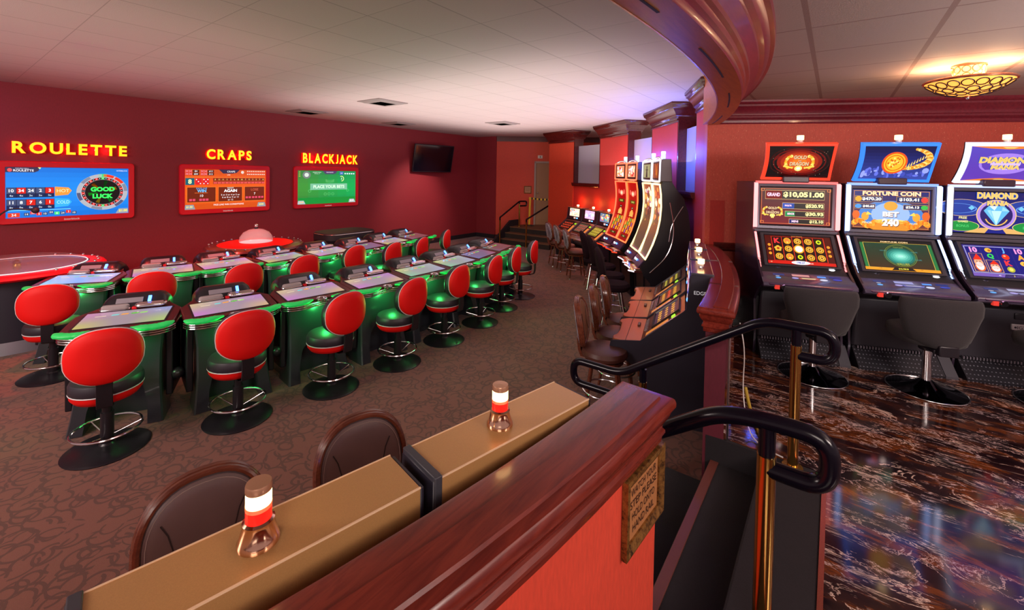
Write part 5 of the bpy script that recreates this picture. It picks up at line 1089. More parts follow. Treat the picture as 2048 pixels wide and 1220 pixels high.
    mb = MB(); mb.loft([[(x, .0, 0), (x, .0, .02), (x, .12, .15), (x, .3, .15), (x, .3, 0)] for x in (h - .055, h + .03)], mat('end_block_grey', (.07, .068, .085), .5)); mb.build('end_block', t, angle=25)
    # curved topper on its neck
    mb = MB(); mb.box(-.12, .10, .24, .34, 1.60, 1.66, mat('neck_dark', (.06, .03, .05), .3)); mb.build('topper_neck', t, bevel=.01)
    def tp(u, v, k):   # leans forward, gently waisted in the middle
        a = v / .17; return Vector((u * (1.0 - .035 * (1 - a * a)), .235 - .075 * a - .02 * (1 - a * a) - k * .95 + .0, 1.795 + v - k * .3))
    W2, H2 = .290, .170; rows_ = 8; rg = []
    def ringp(w2, h2, k):
        out = []
        for i in range(rows_ + 1): out.append(tp(-w2, -h2 + 2 * h2 * i / rows_, k))
        for i in range(rows_ + 1): out.append(tp(w2, h2 - 2 * h2 * i / rows_, k))
        return out
    mb = MB(); mb.loft([ringp(W2, H2, -.03), ringp(W2, H2, .004), ringp(W2 - .006, H2 - .006, .012), ringp(W2 - .022, H2 - .022, .014), ringp(W2 - .026, H2 - .026, .006)], glow(edge, 1.15), cap=False); mb.build('topper_light_frame', t, angle=40)
    mb = MB(); mb.loft([ringp(W2 - .004, H2 - .004, -.05), ringp(W2 - .004, H2 - .004, -.03)], BLACK); mb.build('topper_back', t, angle=40)
    A = Art(2 * (W2 - .026), 2 * (H2 - .026), lambda u, v, k: tp(u, v, .005 + k), 1.0, .0008)
    for i in range(8): A.rect(-1, -1 + i * .25, 1, -.75 + i * .25, (.025, .008, .015))
    A.k = 1; fn_top(A); A.build('topper_screen', t)
    tower_light(t, (0, .20, 1.962), .8, 'amber'); return t
def vgrad(A, u0, v0, u1, v1, c0, c1, n=10):
    for i in range(n):
        f = (i + .5) / n; A.rect(u0, v0 + (v1 - v0) * i / n, u1, v0 + (v1 - v0) * (i + 1) / n, tuple(a + (b - a) * f for a, b in zip(c0, c1)))
def dragon_logo(A, u, v, s):
    k = A.k; ar = A.w / A.h
    for sg in (-1, 1):
        for i in range(9):
            a = R(-60 + i * 18); A.k = k; A.ell(u + sg * s * (.62 + .42 * cos(a)), v + s * ar * (.0 + .50 * sin(a)), s * .13, s * ar * .13, ((.95, .62, .10), (.85, .42, .05), (1, .82, .30))[i % 3], n=7)
        A.k = k + 1
        for i in range(5): A.ell(u + sg * s * (.5 + .15 * i), v - s * ar * (.45 - .03 * i), s * .10, s * ar * .08, (1, .75, .20), n=6)
    A.k = k + 1; A.ell(u, v - s * ar * .50, s * .30, s * ar * .22, (1, .85, .35), n=14); A.k = k + 2; A.ell(u, v - s * ar * .50, s * .16, s * ar * .12, (1, .98, .8), n=10)
    for dx, dy, c in ((.012, -.02, (.15, .05, .03)), (0, 0, (.80, .62, .42))):
        A.k = k + (3 if dx else 4); A.text('GOLD', u + dx, v + s * ar * .42 + dy, s * ar * .30, c, 1.0, wmax=s * 1.0, bold=.05); A.text('and', u + dx, v + s * ar * .13 + dy, s * ar * .12, c, 1.0, wmax=s * .3, bold=.03); A.text('DRAGON', u + dx, v - s * ar * .12 + dy, s * ar * .32, c, 1.0, wmax=s * 1.45, bold=.05)
    A.k = k
def top1(A):
    for i in range(7): A.k = i // 2 + 1; f = i / 6; A.ell(0, 0, .98 - .75 * f, .98 - .70 * f, (.10 + .85 * f, .01 + .30 * f * f, .01 + .04 * f), n=28)
    A.k = 6; dragon_logo(A, 0, -.02, .42)
    rnd = random.Random(4)
    for _ in range(26): A.ell(rnd.uniform(-.95, .95), rnd.uniform(-.9, .9), .006, .012, (1, .9, .7), n=5)
def up1(A):
    vgrad(A, -1, -1, 1, 1, (.30, .01, .05), (.10, .005, .015)); A.k = 1; A.frame(-.97, -.95, .97, .95, .012, (.85, .30, .10)); A.k = 2
    for u in (-.94, .94):
        for v in (-.88, .88): A.frame(u - .05, v - .07, u + .05, v + .07, .012, (.9, .4, .15))
    for (v, hh, val, c, nm, x0, s_) in ((.62, .24, '$10,051.00', (.75, .03, .04), 'GRAND', -.86, .36), (.03, .16, '$520.92', (.12, .25, .75), 'MAJOR', -.36, .24), (-.40, .15, '$30.93', (.05, .50, .22), 'MINOR', -.28, .22), (-.80, .13, '$12.10', (.20, .18, .70), 'MINI', -.16, .20)):
        A.k = 2; A.rect(x0, v - hh - .01, .82, v + hh * 1.0, (.75, .55, .30)); A.k = 3; A.rect(x0 + .008, v - hh + .01, .812, v + hh - .02, (.02, .01, .01)); wv = .40 if nm == 'GRAND' else .36
        A.rect(x0 + .008, v - hh + .01, x0 + (.48 if nm == 'GRAND' else .34 if nm == 'MAJOR' else .28), v + hh - .02, c); A.k = 4
        A.text(nm, x0 + (.24 if nm == 'GRAND' else .17), v, .20 if nm == 'GRAND' else .12, (1, .75, .9), 1.0, wmax=.38 if nm == 'GRAND' else .2, bold=.04); A.fit(val, .80 - (1.14 if nm == 'GRAND' else .50 if nm != 'MINI' else .38) / 2, v, 1.14 if nm == 'GRAND' else .50 if nm != 'MINI' else .38, hh * 1.35, (1.0, .88, .48), 1.1, .05)
    A.k = 3; dragon_logo(A, -.64, -.30, .26); A.k = 7; A.text('II', -.64, -.55, .22, (1, .8, .3), bold=.05)
def low1(A):
    A.rect(-1, -1, 1, 1, (.16, .015, .01)); A.k = 1; A.rect(-.80, -.78, .80, .92, (.75, .08, .04)); A.k = 2
    for i in range(5): A.rect(-.78 + i * .315, -.76, -.78 + i * .315 + .295, .90, (.05, .015, .008))
    grid = [['K', 'flower', 'coin'], ['face', 'coin', 'face'], ['coin', 'orb', 'ring'], ['coin', 'coin', 'coin'], ['ring', 'coin', 'coin']]
    for i in range(5):
        for j in range(3): A.k = 3; symbol(A, -.63 + i * .315, .62 - j * .55, .115, grid[i][j])
    A.k = 3
    for u in (-.89, .89):
        for v in (-.3, 0, .3): A.ell(u, v, .05, .10, (.9, .45, .08), n=8)
    A.rect(-1, -1, 1, -.80, (.70, .04, .02)); A.k = 4; A.ell(-.02, -.88, .28, .13, (.85, .85, .9), n=20); A.k = 5; A.text('198.27', -.02, -.88, .13, (.15, .2, .6), wmax=.3, bold=.03); A.text('10', -.9, -.90, .08, (1, .8, .5)).text('240', .3, -.90, .08, (1, .9, .8)); A.text('GOLD DRAGON', 0, .96, .06, (.95, .5, .2), wmax=.6)
def top2(A):
    vgrad(A, -1, -1, 1, 1, (.12, .16, .50), (.02, .02, .12)); A.k = 2; rnd = random.Random(8)
    for _ in range(34): u = rnd.uniform(-.95, .95); A.k = 2 + _ % 3; A.ell(u, rnd.uniform(-.95, -.45) + .25 * abs(u) * .5, rnd.uniform(.03, .10), rnd.uniform(.06, .25), ((.25, .30, .80), (.45, .50, .90), (.15, .18, .60))[_ % 3], n=8)
    A.k = 5
    for i in range(26):
        f = i / 25; a = R(62 - 150 * f); A.ell(.10 + .80 * cos(a), .12 + .62 * sin(a) + .15, .05 + .05 * sin(pi * f), .08 + .10 * sin(pi * f), ((.95, .55, .12), (1, .80, .35), (.75, .35, .05))[i % 3], n=7)
    for i in range(8): A.poly([(.25 + i * .07, -.35 + i * .09), (.30 + i * .07, -.33 + i * .09), (.29 + i * .07, -.08 + i * .09)], (1, .75, .3))
    A.k = 6; A.ell(-.08, .0, .37, .66, (.95, .20, .05), n=28); A.k = 7; A.ell(-.08, .0, .31, .56, (1, .62, .10), n=28); A.k = 8; A.ring(-.08, 0, .27, .48, .03, (.80, .25, .03)); rnd = random.Random(9)
    for i in range(20): a = rnd.uniform(0, 6.28); r = rnd.uniform(.04, .2); A.k = 9 + i % 2; A.ell(-.08 + r * cos(a), 1.7 * r * sin(a), .03, .06, ((1, .85, .35), (.75, .22, .03))[i % 2], n=6)
def up2(A):
    vgrad(A, -1, -1, 1, 1, (.30, .10, .08), (.02, .05, .28)); A.k = 1; A.ell(0, -.3, .85, .75, (.15, .35, .70), n=30); A.k = 2; A.ell(0, -.25, .5, .6, (.45, .60, .90), n=30); A.k = 3; A.frame(-.97, -.95, .97, .95, .012, (.85, .45, .12))
    A.k = 4; A.ell(0, -.85, .60, .30, (.80, .40, .06), n=24).ell(0, -.62, .46, .12, (1, .75, .25), n=24); A.ell(0, .18, .18, .24, (.80, .50, .12), n=18)
    for sg in (-1, 1):
        A.k = 4
        for i in range(16):
            f = i / 15; A.ell(sg * (.95 - .55 * f + .0), -.78 + .14 * sin(f * 7) + .04, .09, .13, ((.90, .40, .05), (1, .65, .15), (.80, .20, .03))[i % 3], n=8)
        A.ell(sg * .66, -.38, .10, .22, (.95, .50, .10), n=10).ell(sg * .90, -.30, .10, .22, (.90, .25, .05), n=10); A.k = 5; A.poly([(sg * .60, -.12), (sg * .48, -.28), (sg * .64, -.30)], (1, .75, .2))
        A.text('MINOR' if sg < 0 else 'MAJOR', sg * .60, -.70, .10, (1, .9, .7), wmax=.25)
    for v, hh, (a, b), c1, c2 in ((.52, .13, ('$470.20', '$103.41'), (.80, .50, .05), (.80, .12, .10)), (.14, .10, ('$40.65', '$26.13'), (.15, .45, .85), (.10, .60, .15))):
        A.k = 4; A.rect(-.94, v - hh - .03, -.22 if v > .3 else -.40, v + hh + .03, (.65, .42, .15)).rect(.14 if v > .3 else .32, v - hh - .03, .94, v + hh + .03, (.65, .42, .15)); A.k = 5; A.rect(-.93, v - hh - .01, -.23 if v > .3 else -.41, v + hh + .01, (.03, .06, .22)).rect(.15 if v > .3 else .33, v - hh - .01, .93, v + hh + .01, (.03, .06, .22)); A.k = 6
        A.ell(-.85, v, .09, hh * 1.1, c1, n=14).ell(.85, v, .09, hh * 1.1, c2, n=14); A.fit(a, -.50 if v > .3 else -.58, v, .50 if v > .3 else .30, hh * 1.4, (1, .95, .85), 1.1, .04); A.fit(b, .46 if v > .3 else .55, v, .50 if v > .3 else .34, hh * 1.4, (1, .95, .85), 1.1, .04)
    for dx, c in ((.012, (.35, .08, .03)), (0, (1, .80, .55))): A.k = 7 if dx else 8; A.fit('FORTUNE COIN', dx, .82 - dx * 2, 1.5, .22, c, 1.0, .05)
    for dx, c in ((.015, (.25, .12, .10)), (0, (.95, .88, .85))): A.k = 9 if dx else 10; A.fit('BET', dx, -.24 - dx * 2, .42, .26, c, 1.0, .06); A.fit('240', dx, -.66 - dx * 2, .44, .38, c, 1.0, .06)
def low2(A):
    A.rect(-1, -1, 1, 1, (.03, .10, .06)); A.k = 1; A.frame(-.98, -.97, .98, .97, .10, (.05, .30, .12)); A.k = 2; A.frame(-.89, -.85, .89, .84, .012, (.85, .55, .15)); A.rect(-1, .82, 1, 1, (.03, .03, .03)).rect(-1, -1, 1, -.82, (.85, .45, .06)); A.k = 3; A.fit('FORTUNE COIN', 0, .91, .75, .09, (.95, .75, .45), 1.0, .04)
    vgrad(A, -.86, -.82, .86, .80, (.12, .07, .03), (.03, .12, .08)); A.k = 4
    for i in range(7): f = i / 6; A.k = 4 + i; A.ell(.05, -.05, .46 - .38 * f, .62 - .56 * f, (.02 + .5 * f * f, .16 + .75 * f, .13 + .65 * f), n=30)
    A.k = 12; A.ring(.05, -.02, .44, .74, .012, (.35, .40, .10)).ring(.05, -.02, .40, .68, .012, (.30, .35, .08)); A.text('VALUES', .05, -.58, .14, (.55, .55, .12), wmax=.4, bold=.02); A.text('FORTUNE', .05, .52, .08, (.45, .5, .15), wmax=.4)
    for s_, u, v in (('VALUES', -.40, .28), ('VALUES', .45, .25), ('VALUES', .50, -.25)): A.text(s_, u, v, .07, (.15, .45, .45), wmax=.2)
    A.poly([(-.30, -1), (.35, -1), (.25, -.80), (-.20, -.80)], (.02, .02, .02)); A.k = 13; A.text('$10,198.33', .02, -.90, .10, (.95, .90, .15), wmax=.38, bold=.03); A.text('1198', -.6, -.9, .06, (.3, .1, 0)).text('240', .5, -.9, .06, (.3, .1, 0))
def title3(A, u, v, w_, h_):
    k = A.k
    for d, c in ((.03, (.05, .18, .55)), (.012, (.35, .16, .04)), (0, (.98, .68, .28))): A.k = k + (0 if d == .03 else 1 if d else 2); b = .14 if d == .03 else .06; A.fit('DIAMOND', u, v + h_ * .30, w_ * (1.03 if d == .03 else 1), h_ * .55, c, 1.0, b); A.fit('MANIA', u + w_ * .02, v - h_ * .32, w_ * (.56 if d == .03 else .53), h_ * .38, c, 1.0, b)
    A.k = k
def top3(A):
    vgrad(A, -1, -1, 1, 1, (.25, .12, .55), (.20, .15, .60)); A.k = 2; A.ell(0, 0, .7, .6, (.50, .35, .85), n=30); A.k = 3; A.ell(0, 0, .4, .35, (.75, .62, 1), n=24); A.k = 4
    for sg in (-1, 1):
        A.poly([(-1, sg), (1, sg), (.5, sg * .88), (0, sg * .82), (-.5, sg * .88)], (.85, .35, .08)); A.poly([(-.2, sg * .96), (.2, sg * .96), (.1, sg * .88), (-.1, sg * .88)], (1, .7, .3))
    A.k = 5; title3(A, .0, .02, 1.45, .66)
def up3(A):
    vgrad(A, -1, -1, 1, 1, (.03, .05, .35), (.02, .03, .22)); A.k = 1
    for sg in (-1, 1):
        A.k = 1; A.ell(sg * .82, .22, .62, .42, (.05, .12, .45), n=24); A.k = 2; A.ring(sg * .82, .22, .62, .42, .03, (.75, .55, .35)); A.ring(sg * .95, .18, .5, .25, .03, (.25, .45, .85)); A.poly([(sg * .50, .22), (sg * .58, .34), (sg * .66, .22), (sg * .58, .10)], (.30, .65, .95)); A.ell(sg * .80, -.68, .42, .26, (.03, .40, .12), n=24); A.k = 3; A.ring(sg * .80, -.68, .42, .26, .02, (.85, .70, .35)); A.text('FREE', sg * .78, -.28, .12, (.85, .8, .45), wmax=.2, bold=.03); A.text('GAMES', sg * .78, -.46, .10, (.85, .8, .45), wmax=.26, bold=.03); A.text('BONUS', sg * .78, -.68, .12, (.2, .75, .3), wmax=.3)
        A.poly([(sg * .15, -.75), (sg * .35, -.75), (sg * .75, -1), (sg * .25, -1)], (.80, .55, .25))
    A.k = 4; A.ell(0, -.10, .47, .74, (.55, .38, .78), n=36); A.k = 5; A.ring(0, -.10, .47, .74, .02, (.95, .70, .30)); A.k = 6; A.ell(0, -.10, .38, .60, (.06, .04, .25), n=36); A.k = 7; A.poly([(-.30, .10), (-.18, .34), (.18, .34), (.30, .10), (0, -.62)], (.25, .60, .92)); A.k = 8
    A.poly([(-.12, .10), (.12, .10), (0, -.60)], (.62, .88, 1)).poly([(-.18, .34), (-.05, .12), (.02, .34)], (.75, .92, 1)).poly([(.30, .10), (.14, .30), (.12, .10)], (.45, .75, .98)).poly([(-.22, .12), (-.14, .14), (-.04, -.4)], (.45, .75, .95)); A.ring(0, -.15, .28, .48, .03, (.90, .60, .20), a0=200, a1=340)
    A.k = 9; title3(A, 0, .66, .95, .60); A.k = 12; A.text('IGT', .80, .82, .12, (.9, .9, .95), wmax=.16); A.ell(.64, .82, .03, .06, (.95, .5, .15), n=10)
def low3(A):
    A.rect(-1, -1, 1, 1, (.10, .07, .35)); A.k = 1; A.frame(-.97, -.78, .97, .92, .015, (.60, .62, .85)); A.k = 2
    for i in range(5): A.rect(-.93 + i * .374, -.74, -.93 + i * .374 + .36, .88, (.02, .03, .30))
    grid = [['10', None, None, None], ['paw', 'Q', None, None], ['J', 'red', 'K', 'gold'], ['10', 'A', 'paw', 'J'], ['gold', 'blue', 'K', 'J']]
    for i in range(5):
        for j in range(4):
            if grid[i][j]: A.k = 3; symbol(A, -.75 + i * .374, .68 - j * .39, .105, grid[i][j])
    for u, v0, v1 in ((-.75, -.72, .45), (-.376, -.72, .05)):   # bearded old men in red hats
        A.k = 4; A.rect(u - .17, v0, u + .17, v1, (.75, .50, .30)); A.k = 5; A.rect(u - .155, v0 + .02, u + .155, v1 - .02, (.10, .06, .25)); c = (v0 + v1) / 2; A.k = 6; s_ = (v1 - v0) / 1.17
        A.ell(u, c - .30 * s_, .13, .26 * s_, (.80, .25, .05)); A.k = 7; A.ell(u, c - .02, .115, .28 * s_, (.80, .50, .35), n=14); A.ell(u, c - .24 * s_, .10, .26 * s_, (.85, .85, .88), n=12); A.k = 8; A.poly([(u - .12, c + .16 * s_), (u + .12, c + .16 * s_), (u + .02, c + .55 * s_)], (.80, .08, .03)); A.ell(u - .04, c + .05, .015, .03, (.1, .1, .15), n=6).ell(u + .04, c + .05, .015, .03, (.1, .1, .15), n=6)
    A.k = 4; A.rect(-1, -1, 1, -.80, (.30, .20, .55)); A.poly([(-.25, -1), (.25, -1), (.20, -.80), (-.20, -.80)], (.05, .04, .15)); A.k = 5; A.text('3', 0, -.90, .09, (1, .9, .2)).text('40', -.35, -.90, .08, (.9, .9, 1)).text('62', .35, -.90, .08, (.9, .9, 1)); A.rect(.55, -.96, .95, -.84, (.75, .35, .55))
spec = [((1.0, .13, .07), (1.0, .22, .22), (.9, .3, .3), top1, up1, low1, 'upright slot machine outlined in red light showing GOLD and DRAGON'),
        ((.10, .36, 1.0), (.35, .50, 1.0), (.4, .4, .9), top2, up2, low2, 'upright slot machine outlined in blue light showing FORTUNE COIN and BET 240'),
        ((.80, .82, .98), (.62, .68, 1.0), (.5, .5, .8), top3, up3, low3, 'upright slot machine outlined in white light showing DIAMOND MANIA, at the right edge')]
for i, (e, s_, dc, a, b, c, lab) in enumerate(spec):
    t = upright(e, s_, dc, a, b, c); p = wm * (1.527 + .762 * i) + nm_ * 4.41; t.location = (p.x, p.y, ZM); t.rotation_euler = (0, 0, R(21.5)); t['label'] = lab; t['group'] = 'upright slot machines along the right wall'

# ================================================================ CHAIRS
def casino_chair():
    t = thing('casino_chair', 'x', 'chair')
    mb = MB(); mb.lathe([(.01, .50), (.17, .505), (.20, .525), (.205, .55), (.19, .580), (.14, .598), (.01, .602)], SEATLEATHER, seg=32, sy=1.02); mb.build('seat', t)
    mb = MB(); mb.lathe([(.17, .47), (.175, .50), (.01, .505)], CHAIRWOOD, seg=24); mb.build('seat_frame', t)
    for a in (40, 140, 220, 320):
        mb = MB(); c, s_ = cos(R(a)), sin(R(a)); mb.cyl((.13 * c, .13 * s_, .49), (.205 * c, .205 * s_, .03), .017, CHAIRWOOD, r1=.012, seg=10); lg = mb.build('leg', t)
        mb = MB(); mb.cyl((.205 * c, .205 * s_, .03), (.208 * c, .208 * s_, 0), .013, CHROME, r1=.016, seg=10); mb.build('leg_tip', lg)
    mb = MB(); mb.torus((0, 0, .21), .185, .009, CHROME, 32); mb.build('foot_ring', t)
    mb = MB(); mb.loft([[(x - .016, y, z) for y in (-.05, .05)] + [(x + .010, y, z) for y in (.05, -.05)] for x, z in ((-.10, .49), (-.19, .50), (-.215, .56), (-.225, .66))], CHAIRWOOD); mb.build('back_support', t, bevel=.004)
    def B(s_, dx, zc=.80): return [(-.222 - .16 * z * s_ + .75 * (y * s_) ** 2 + dx, y * s_, zc + z * s_) for y, z in outline(40, .200, .215, .16, 2.5)]
    mb = MB()
    for r_, dx in ((.970, .002), (.955, .016), (.955, -.012)): mb.tube(B(r_, dx), .0125, CHAIRWOOD, 8, True)
    mb.build('wood_rim', t)
    mb = MB(); mb.tube(B(.90, .018), .004, mat('rim_piping', (.05, .03, .03), .4), 6, True); mb.tube(B(.84, .027), .0014, STITCH, 4, True); mb.build('stitching', t)
    mb = MB(); mb.loft([B(.95, 0), B(.93, .012), B(.86, .024), B(.70, .030), B(.40, .033), B(.02, .034)], LEATHER); mb.build('inner_pad', t, angle=70)
    z0 = .80
    for sg in (-1, 1):
        mb = MB(); mb.tube([(-.222 - .16 * z + .75 * (sg * y) ** 2 + .0340, sg * y, z0 + z) for y, z in ((.125, .10), (.105, .06), (.09, .0), (.11, -.07), (.14, -.11))], .0022, mat('seam_dark', (.03, .018, .018), .6), 5); mb.build('seam', t)
    mb = MB(); mb.loft([B(.95, 0), B(.93, -.016), B(.86, -.028), B(.60, -.033), B(.02, -.034)], ZEBRA); mb.build('striped_back', t, angle=70)
    return t
ch = casino_chair()
def chair_at(o, first, bx, by, rz, off, lab, grp): return place(o, first, (bx + off * cos(rz), by + off * sin(rz), 0), rz, lab, grp)
g1 = 'leather chairs at the tan slot machines'; g2 = 'striped-back chairs at the copper slot machines'; g3 = 'striped-back chairs at the low machines at the back'
c_ = chair_at(ch, True, -1.84, .615, R(-13), .255, 'wood-rimmed leather chair behind the tan slot machine nearest the camera', g1)
chair_at(ch, False, -1.715, 1.18, R(-16), .255, 'wood-rimmed leather chair behind the farther tan slot machine', g1)
# the three chairs at the copper machines show tan leather inside
for i, (x, y, a) in enumerate(((-1.85, 3.53, 20), (-1.93, 3.98, 20), (-2.02, 4.43, 20))):
    o = chair_at(ch, False, x, y, R(a), .255, 'tan leather chair with a striped back at the copper slot machines, ' + ('nearest the handrail', 'middle of three', 'farthest of three')[i], g2)
    for c in o.children:
        if c.name.startswith('inner_pad'):
            me = c.data.copy(); me.materials.clear(); me.materials.append(TANLEATHER); c.data = me; c['label'] = 'tan leather inner pad'
for i, (r_, a) in enumerate(((7.78, 55), (7.76, 51.2), (7.74, 46.3))):
    x, y = pt(r_, a); chair_at(ch, False, x, y, R(a - 3), .255, 'striped-back chair at the low slot machines by the back steps, ' + ('leftmost', 'middle', 'rightmost'
      )[i], g3)
def dark_chair():
    t = thing('upholstered_chair', 'x', 'chair')
    mb = MB(); mb.lathe([(.01, .47), (.19, .475), (.215, .50), (.218, .54), (.19, .575), (.01, .585)], DKFABRIC, seg=30); mb.build('seat', t)
    def B(s_, dx): return [(-.215 - .20 * z * s_ + .9 * (y * s_) ** 2 + dx, y * s_, .80 + z * s_) for y, z in outline(36, .225, .270, .22, 2.6)]
    mb = MB(); mb.loft([B(.02, -.040), B(.6, -.040), B(.9, -.034), B(1.0, -.008), B(1.0, .012), B(.9, .034), B(.6, .04), B(.02, .04)], DKFABRIC); mb.build('backrest', t, angle=70)
    for a in (45, 135, 225, 315):
        c, s_ = cos(R(a)), sin(R(a)); mb = MB(); mb.cyl((.11 * c, .11 * s_, .48), (.24 * c, .24 * s_, 0), .018, CHROME, seg=12); mb.build('leg', t)
    mb = MB(); mb.torus((0, 0, .19), .185, .008, CHROME, 28); mb.build('foot_ring', t); return t
dc = dark_chair()
for i, (r_, a) in enumerate(((7.93, 41.0), (7.93, 36.6), (7.93, 31.6), (7.93, 27.5))):
    x, y = pt(r_, a); chair_at(dc, i == 0, x, y, R(a - 4), .22, 'dark plum upholstered chair at the tall curved slot machines, ' + ('farthest', 'second farthest', 'second nearest', 'nearest')[i], 'dark chairs at the tall slot machines')
def swivel_stool():
    t = thing('swivel_stool', 'x', 'stool')
    mb = MB(); mb.lathe([(.245, 0), (.248, .004), (.235, .010), (.16, .022), (.08, .050), (.038, .085)], mat('black_chrome', (.10, .10, .13), .08, 1.0), seg=44); mb.torus((0, 0, .006), .244, .005, CHROME, 44); mb.build('base', t)
    mb = MB(); mb.cyl((0, 0, .07), (0, 0, .34), .030, CHROME, seg=20); mb.build('column', t)
    mb = MB(); mb.cyl((0, 0, .32), (0, 0, .37), .055, BLACK); mb.box(-.20, .10, -.07, .07, .355, .385, BLACK); mb.build('swivel_plate', t, bevel=.006)
    mb = MB(); mb.loft([[(x * s_ + .03, y * s_ * 1.02, z) for x, y in rrect(.44, .44, .16, 5)] for z, s_ in ((.385, .80), (.40, .95), (.44, 1.0), (.475, .97), (.492, .80), (.495, .3))], CHARCOAL, cap=True); mb.build('seat', t, angle=60)
    def B(v, th):   # barrel back: v 0..1 bottom to top
        hw = .170 + .088 * min(1, v * 1.35) ** .7 - .012 * max(0, v - .85) / .15; out = []; z = .395 + .375 * v
        if v < .12: hw *= .78 + .22 * v / .12
        for i in range(17): a = -1 + i / 8; out.append((-.205 - .03 * v + .115 * abs(a) ** 2.2 - th, a * hw * (1 + th * .3), z - .018 * a * a * (v > .5)))
        return out
    mb = MB(); rings = [B(v, .034) + list(reversed(B(v, -.012))) for v in (0, .04, .12, .3, .5, .7, .88, .96, 1.0)]
    for k, (s_, r_) in enumerate(zip((.5, .85, 1, 1, 1, 1, 1, .85, .45), rings)):
        c = [sum(p[i] for p in r_) / len(r_) for i in range(3)]
        for j, p in enumerate(r_):
            m_ = r_[len(r_) - 1 - j]; mid = tuple((p[i] + m_[i]) / 2 for i in range(3)); r_[j] = tuple(mid[i] + (p[i] - mid[i]) * (s_ if True else 1) for i in range(3)) if j < len(r_) // 2 else p
    mb.loft(rings, CHARCOAL); mb.build('backrest', t, angle=70)
    mb = MB(); mb.box(-.245, -.12, -.06, .06, .35, .43, BLACK); mb.build('back_bracket', t, bevel=.008); return t
ss = swivel_stool()
for i, (wc, nc, da) in enumerate(((1.515, 4.15, -2), (2.290, 4.13, 0), (3.12, 4.12, 4))):
    p = wm * wc + nm_ * nc; o = place(ss, i == 0, (p.x, p.y, ZM), R(21.5 + 90 + da), 'charcoal swivel stool on a chrome column in front of the ' + ('red-lit', 'blue-lit', 'white-lit')[i] + ' upright slot machine', 'swivel stools at the upright slot machines')

# ---- ceiling fixture over the marble floor
t = thing('ceiling_light', 'amber bowl ceiling light with a pierced ring pattern above the upright slot machines', 'light', (.80, 4.78, ZR))
BOWL = mat('bowl_amber', (.8, .40, .12), .4, emit=(1.0, .36, .05), es=.9); RIMC = mat('rim_copper', (.55, .20, .12), .25, .8); LACE = mat('lace_bronze', (.030, .006, .010), .4)
bp = [(.250, -.125), (.235, -.145), (.20, -.175), (.14, -.207), (.07, -.228), (.001, -.235)]
mb = MB(); mb.lathe(bp, BOWL, seg=48, cap=False); mb.build('bowl', t)
mb = MB(); mb.torus((0, 0, -.122), .252, .010, RIMC, 48, 8); mb.build('rim', t)
mb = MB()
for rr_, zz, n_, q_ in ((.218, -.160, 18, .034), (.160, -.199, 14, .033), (.098, -.223, 9, .031)):
    for i in range(n_):
        a = 2 * pi * (i + .5 * (n_ == 14)) / n_; c = Vector((rr_ * cos(a), rr_ * sin(a), zz - .003)); sl = {18: .75, 14: .45, 9: .22}[n_]
        X = Vector((-sin(a), cos(a), 0)); Y = Vector((-cos(a), -sin(a), -sl)).normalized(); mb.torus(c, q_, .0042, LACE, 14, 5, X=X, Y=Y)
o = mb.build('pierced_rings', t); o['kind'] = 'stuff'
mb = MB(); mb.lathe([(.10, 0), (.10, -.012), (.095, -.015)], RIMC, seg=28); mb.build('ceiling_plate', t)
mb = MB(); mb.lathe([(.088, -.012), (.080, -.125)], mat('drum_amber', (.85, .55, .30), .4, emit=(1, .60, .25), es=1.0), seg=28, cap=False); mb.build('drum', t)
mb = MB()
for rr_, zz in ((.088, -.040), (.084, -.092)):
    for i in range(10):
        a = 2 * pi * i / 10; mb.torus((rr_ * cos(a), rr_ * sin(a), zz), .024, .0035, mat('lace_gold', (.75, .45, .20), .3, .7), 12, 5, X=(-sin(a), cos(a), 0), Y=(0, 0, 1))
o = mb.build('drum_rings', t); o['kind'] = 'stuff'
mb = MB(); mb.sphere((0, 0, -.250), .012, CHROME, 12); mb.cyl((0, 0, -.235), (0, 0, -.245), .018, RIMC); mb.build('finial', t)
point('ceiling_light_bulb', (.80 + .14, 4.78 - .05, ZR - .10), 5.5, (1.0, .66, .38), .04); point('ceiling_light_bulb', (.80 - .14, 4.78 + .05, ZR - .10), 5.5, (1.0, .66, .38), .04)
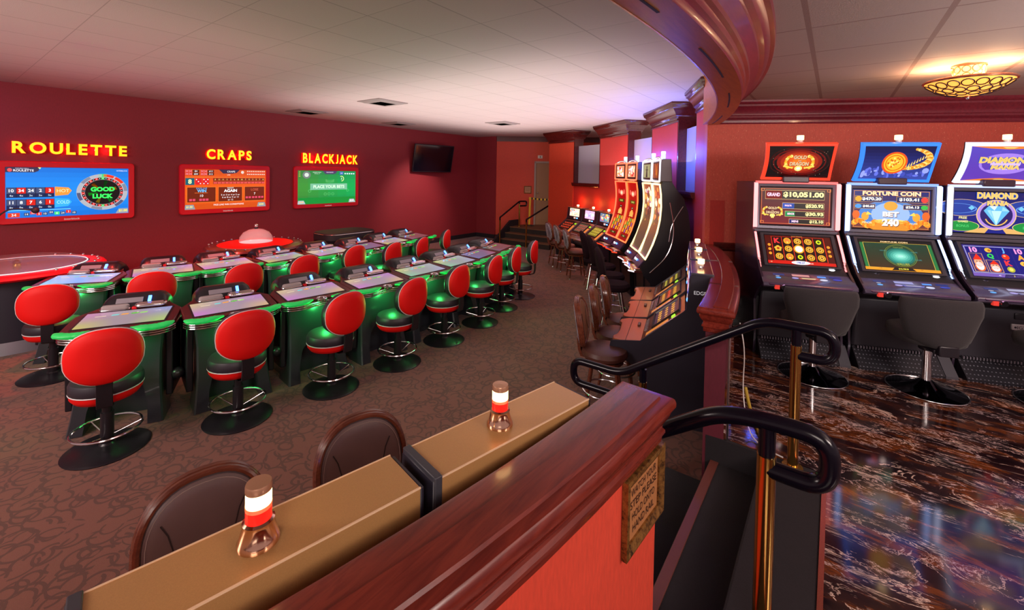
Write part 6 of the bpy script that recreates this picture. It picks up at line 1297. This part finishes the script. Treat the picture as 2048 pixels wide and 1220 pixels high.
# small dome light in the corridor ceiling behind the windows
p = pt(12.3, 60.5); t = thing('dome_light', 'small lit dome light on the ceiling seen through the gap above the farthest window', 'light', (p[0], p[1], ZC))
mb = MB(); mb.lathe([(.14, 0), (.14, -.03), (.12, -.04)], CHROME, seg=24); mb.build('collar', t)
mb = MB(); mb.lathe([(.12, -.04), (.09, -.08), (.03, -.10), (.001, -.10)], glow((1, .9, .75), 4), seg=24); mb.build('dome', t)
mb = MB(); mb.cyl((0, 0, -.10), (0, 0, -.13), .015, CHROME); mb.build('knob', t)
# loose cables on the marble beside the half wall
mb = MB(); mb.tube(bez([(-.50, 3.35, 1.12), (-.455, 3.30, .95), (-.46, 3.25, .70), (-.40, 3.12, .495), (-.30, 3.02, .487), (-.20, 2.99, .487)], 8, .2), .004, mat('cable_white', (.7, .65, .62), .4), 6)
tag(mb.build('power_cable'), 'thin white cable hanging down behind the end of the wine-red half wall', 'cable')
mb = MB(); mb.tube(bez([(-.475, 3.50, .62), (-.43, 3.42, .50), (-.36, 3.22, .492), (-.30, 3.06, .492)], 8, .2), .012, mat('cable_yellow', (.45, .30, .03), .5), 8)
tag(mb.build('braided_hose'), 'yellow and black braided cable lying on the marble behind the wine-red half wall', 'cable')
# ---- added spots tinting the left side, and a warm wash on the curved wall
spot('violet_fill', (-8.6, -.9, 3.1), (-9.6, .5, 2.2), 25, (.6, .05, 1.0), 80, .9, .06)  # added violet tint at the near end of the left wall
spot('red_fill', (-6.9, 1.0, 3.25), (-7.4, 1.4, .8), 150, (1.0, .06, .05), 95, .9, .06)  # added spots reddening the back-row tables
spot('red_fill', (-6.9, 3.2, 3.25), (-7.5, 3.4, .8), 130, (1.0, .06, .05), 95, .9, .06)
spot('warm_fill', (-7.6, 8.4, 3.25), (-9.6, 8.4, 1.0), 150, (1.0, .70, .66), 60, .9, .06)  # added to brighten the far part of the left wall
spot('curved_wall_wash', (-4.2, 7.8, 3.25), (-3.4, 9.0, 1.2), 60, (1.0, .35, .25), 100, .9, .06)
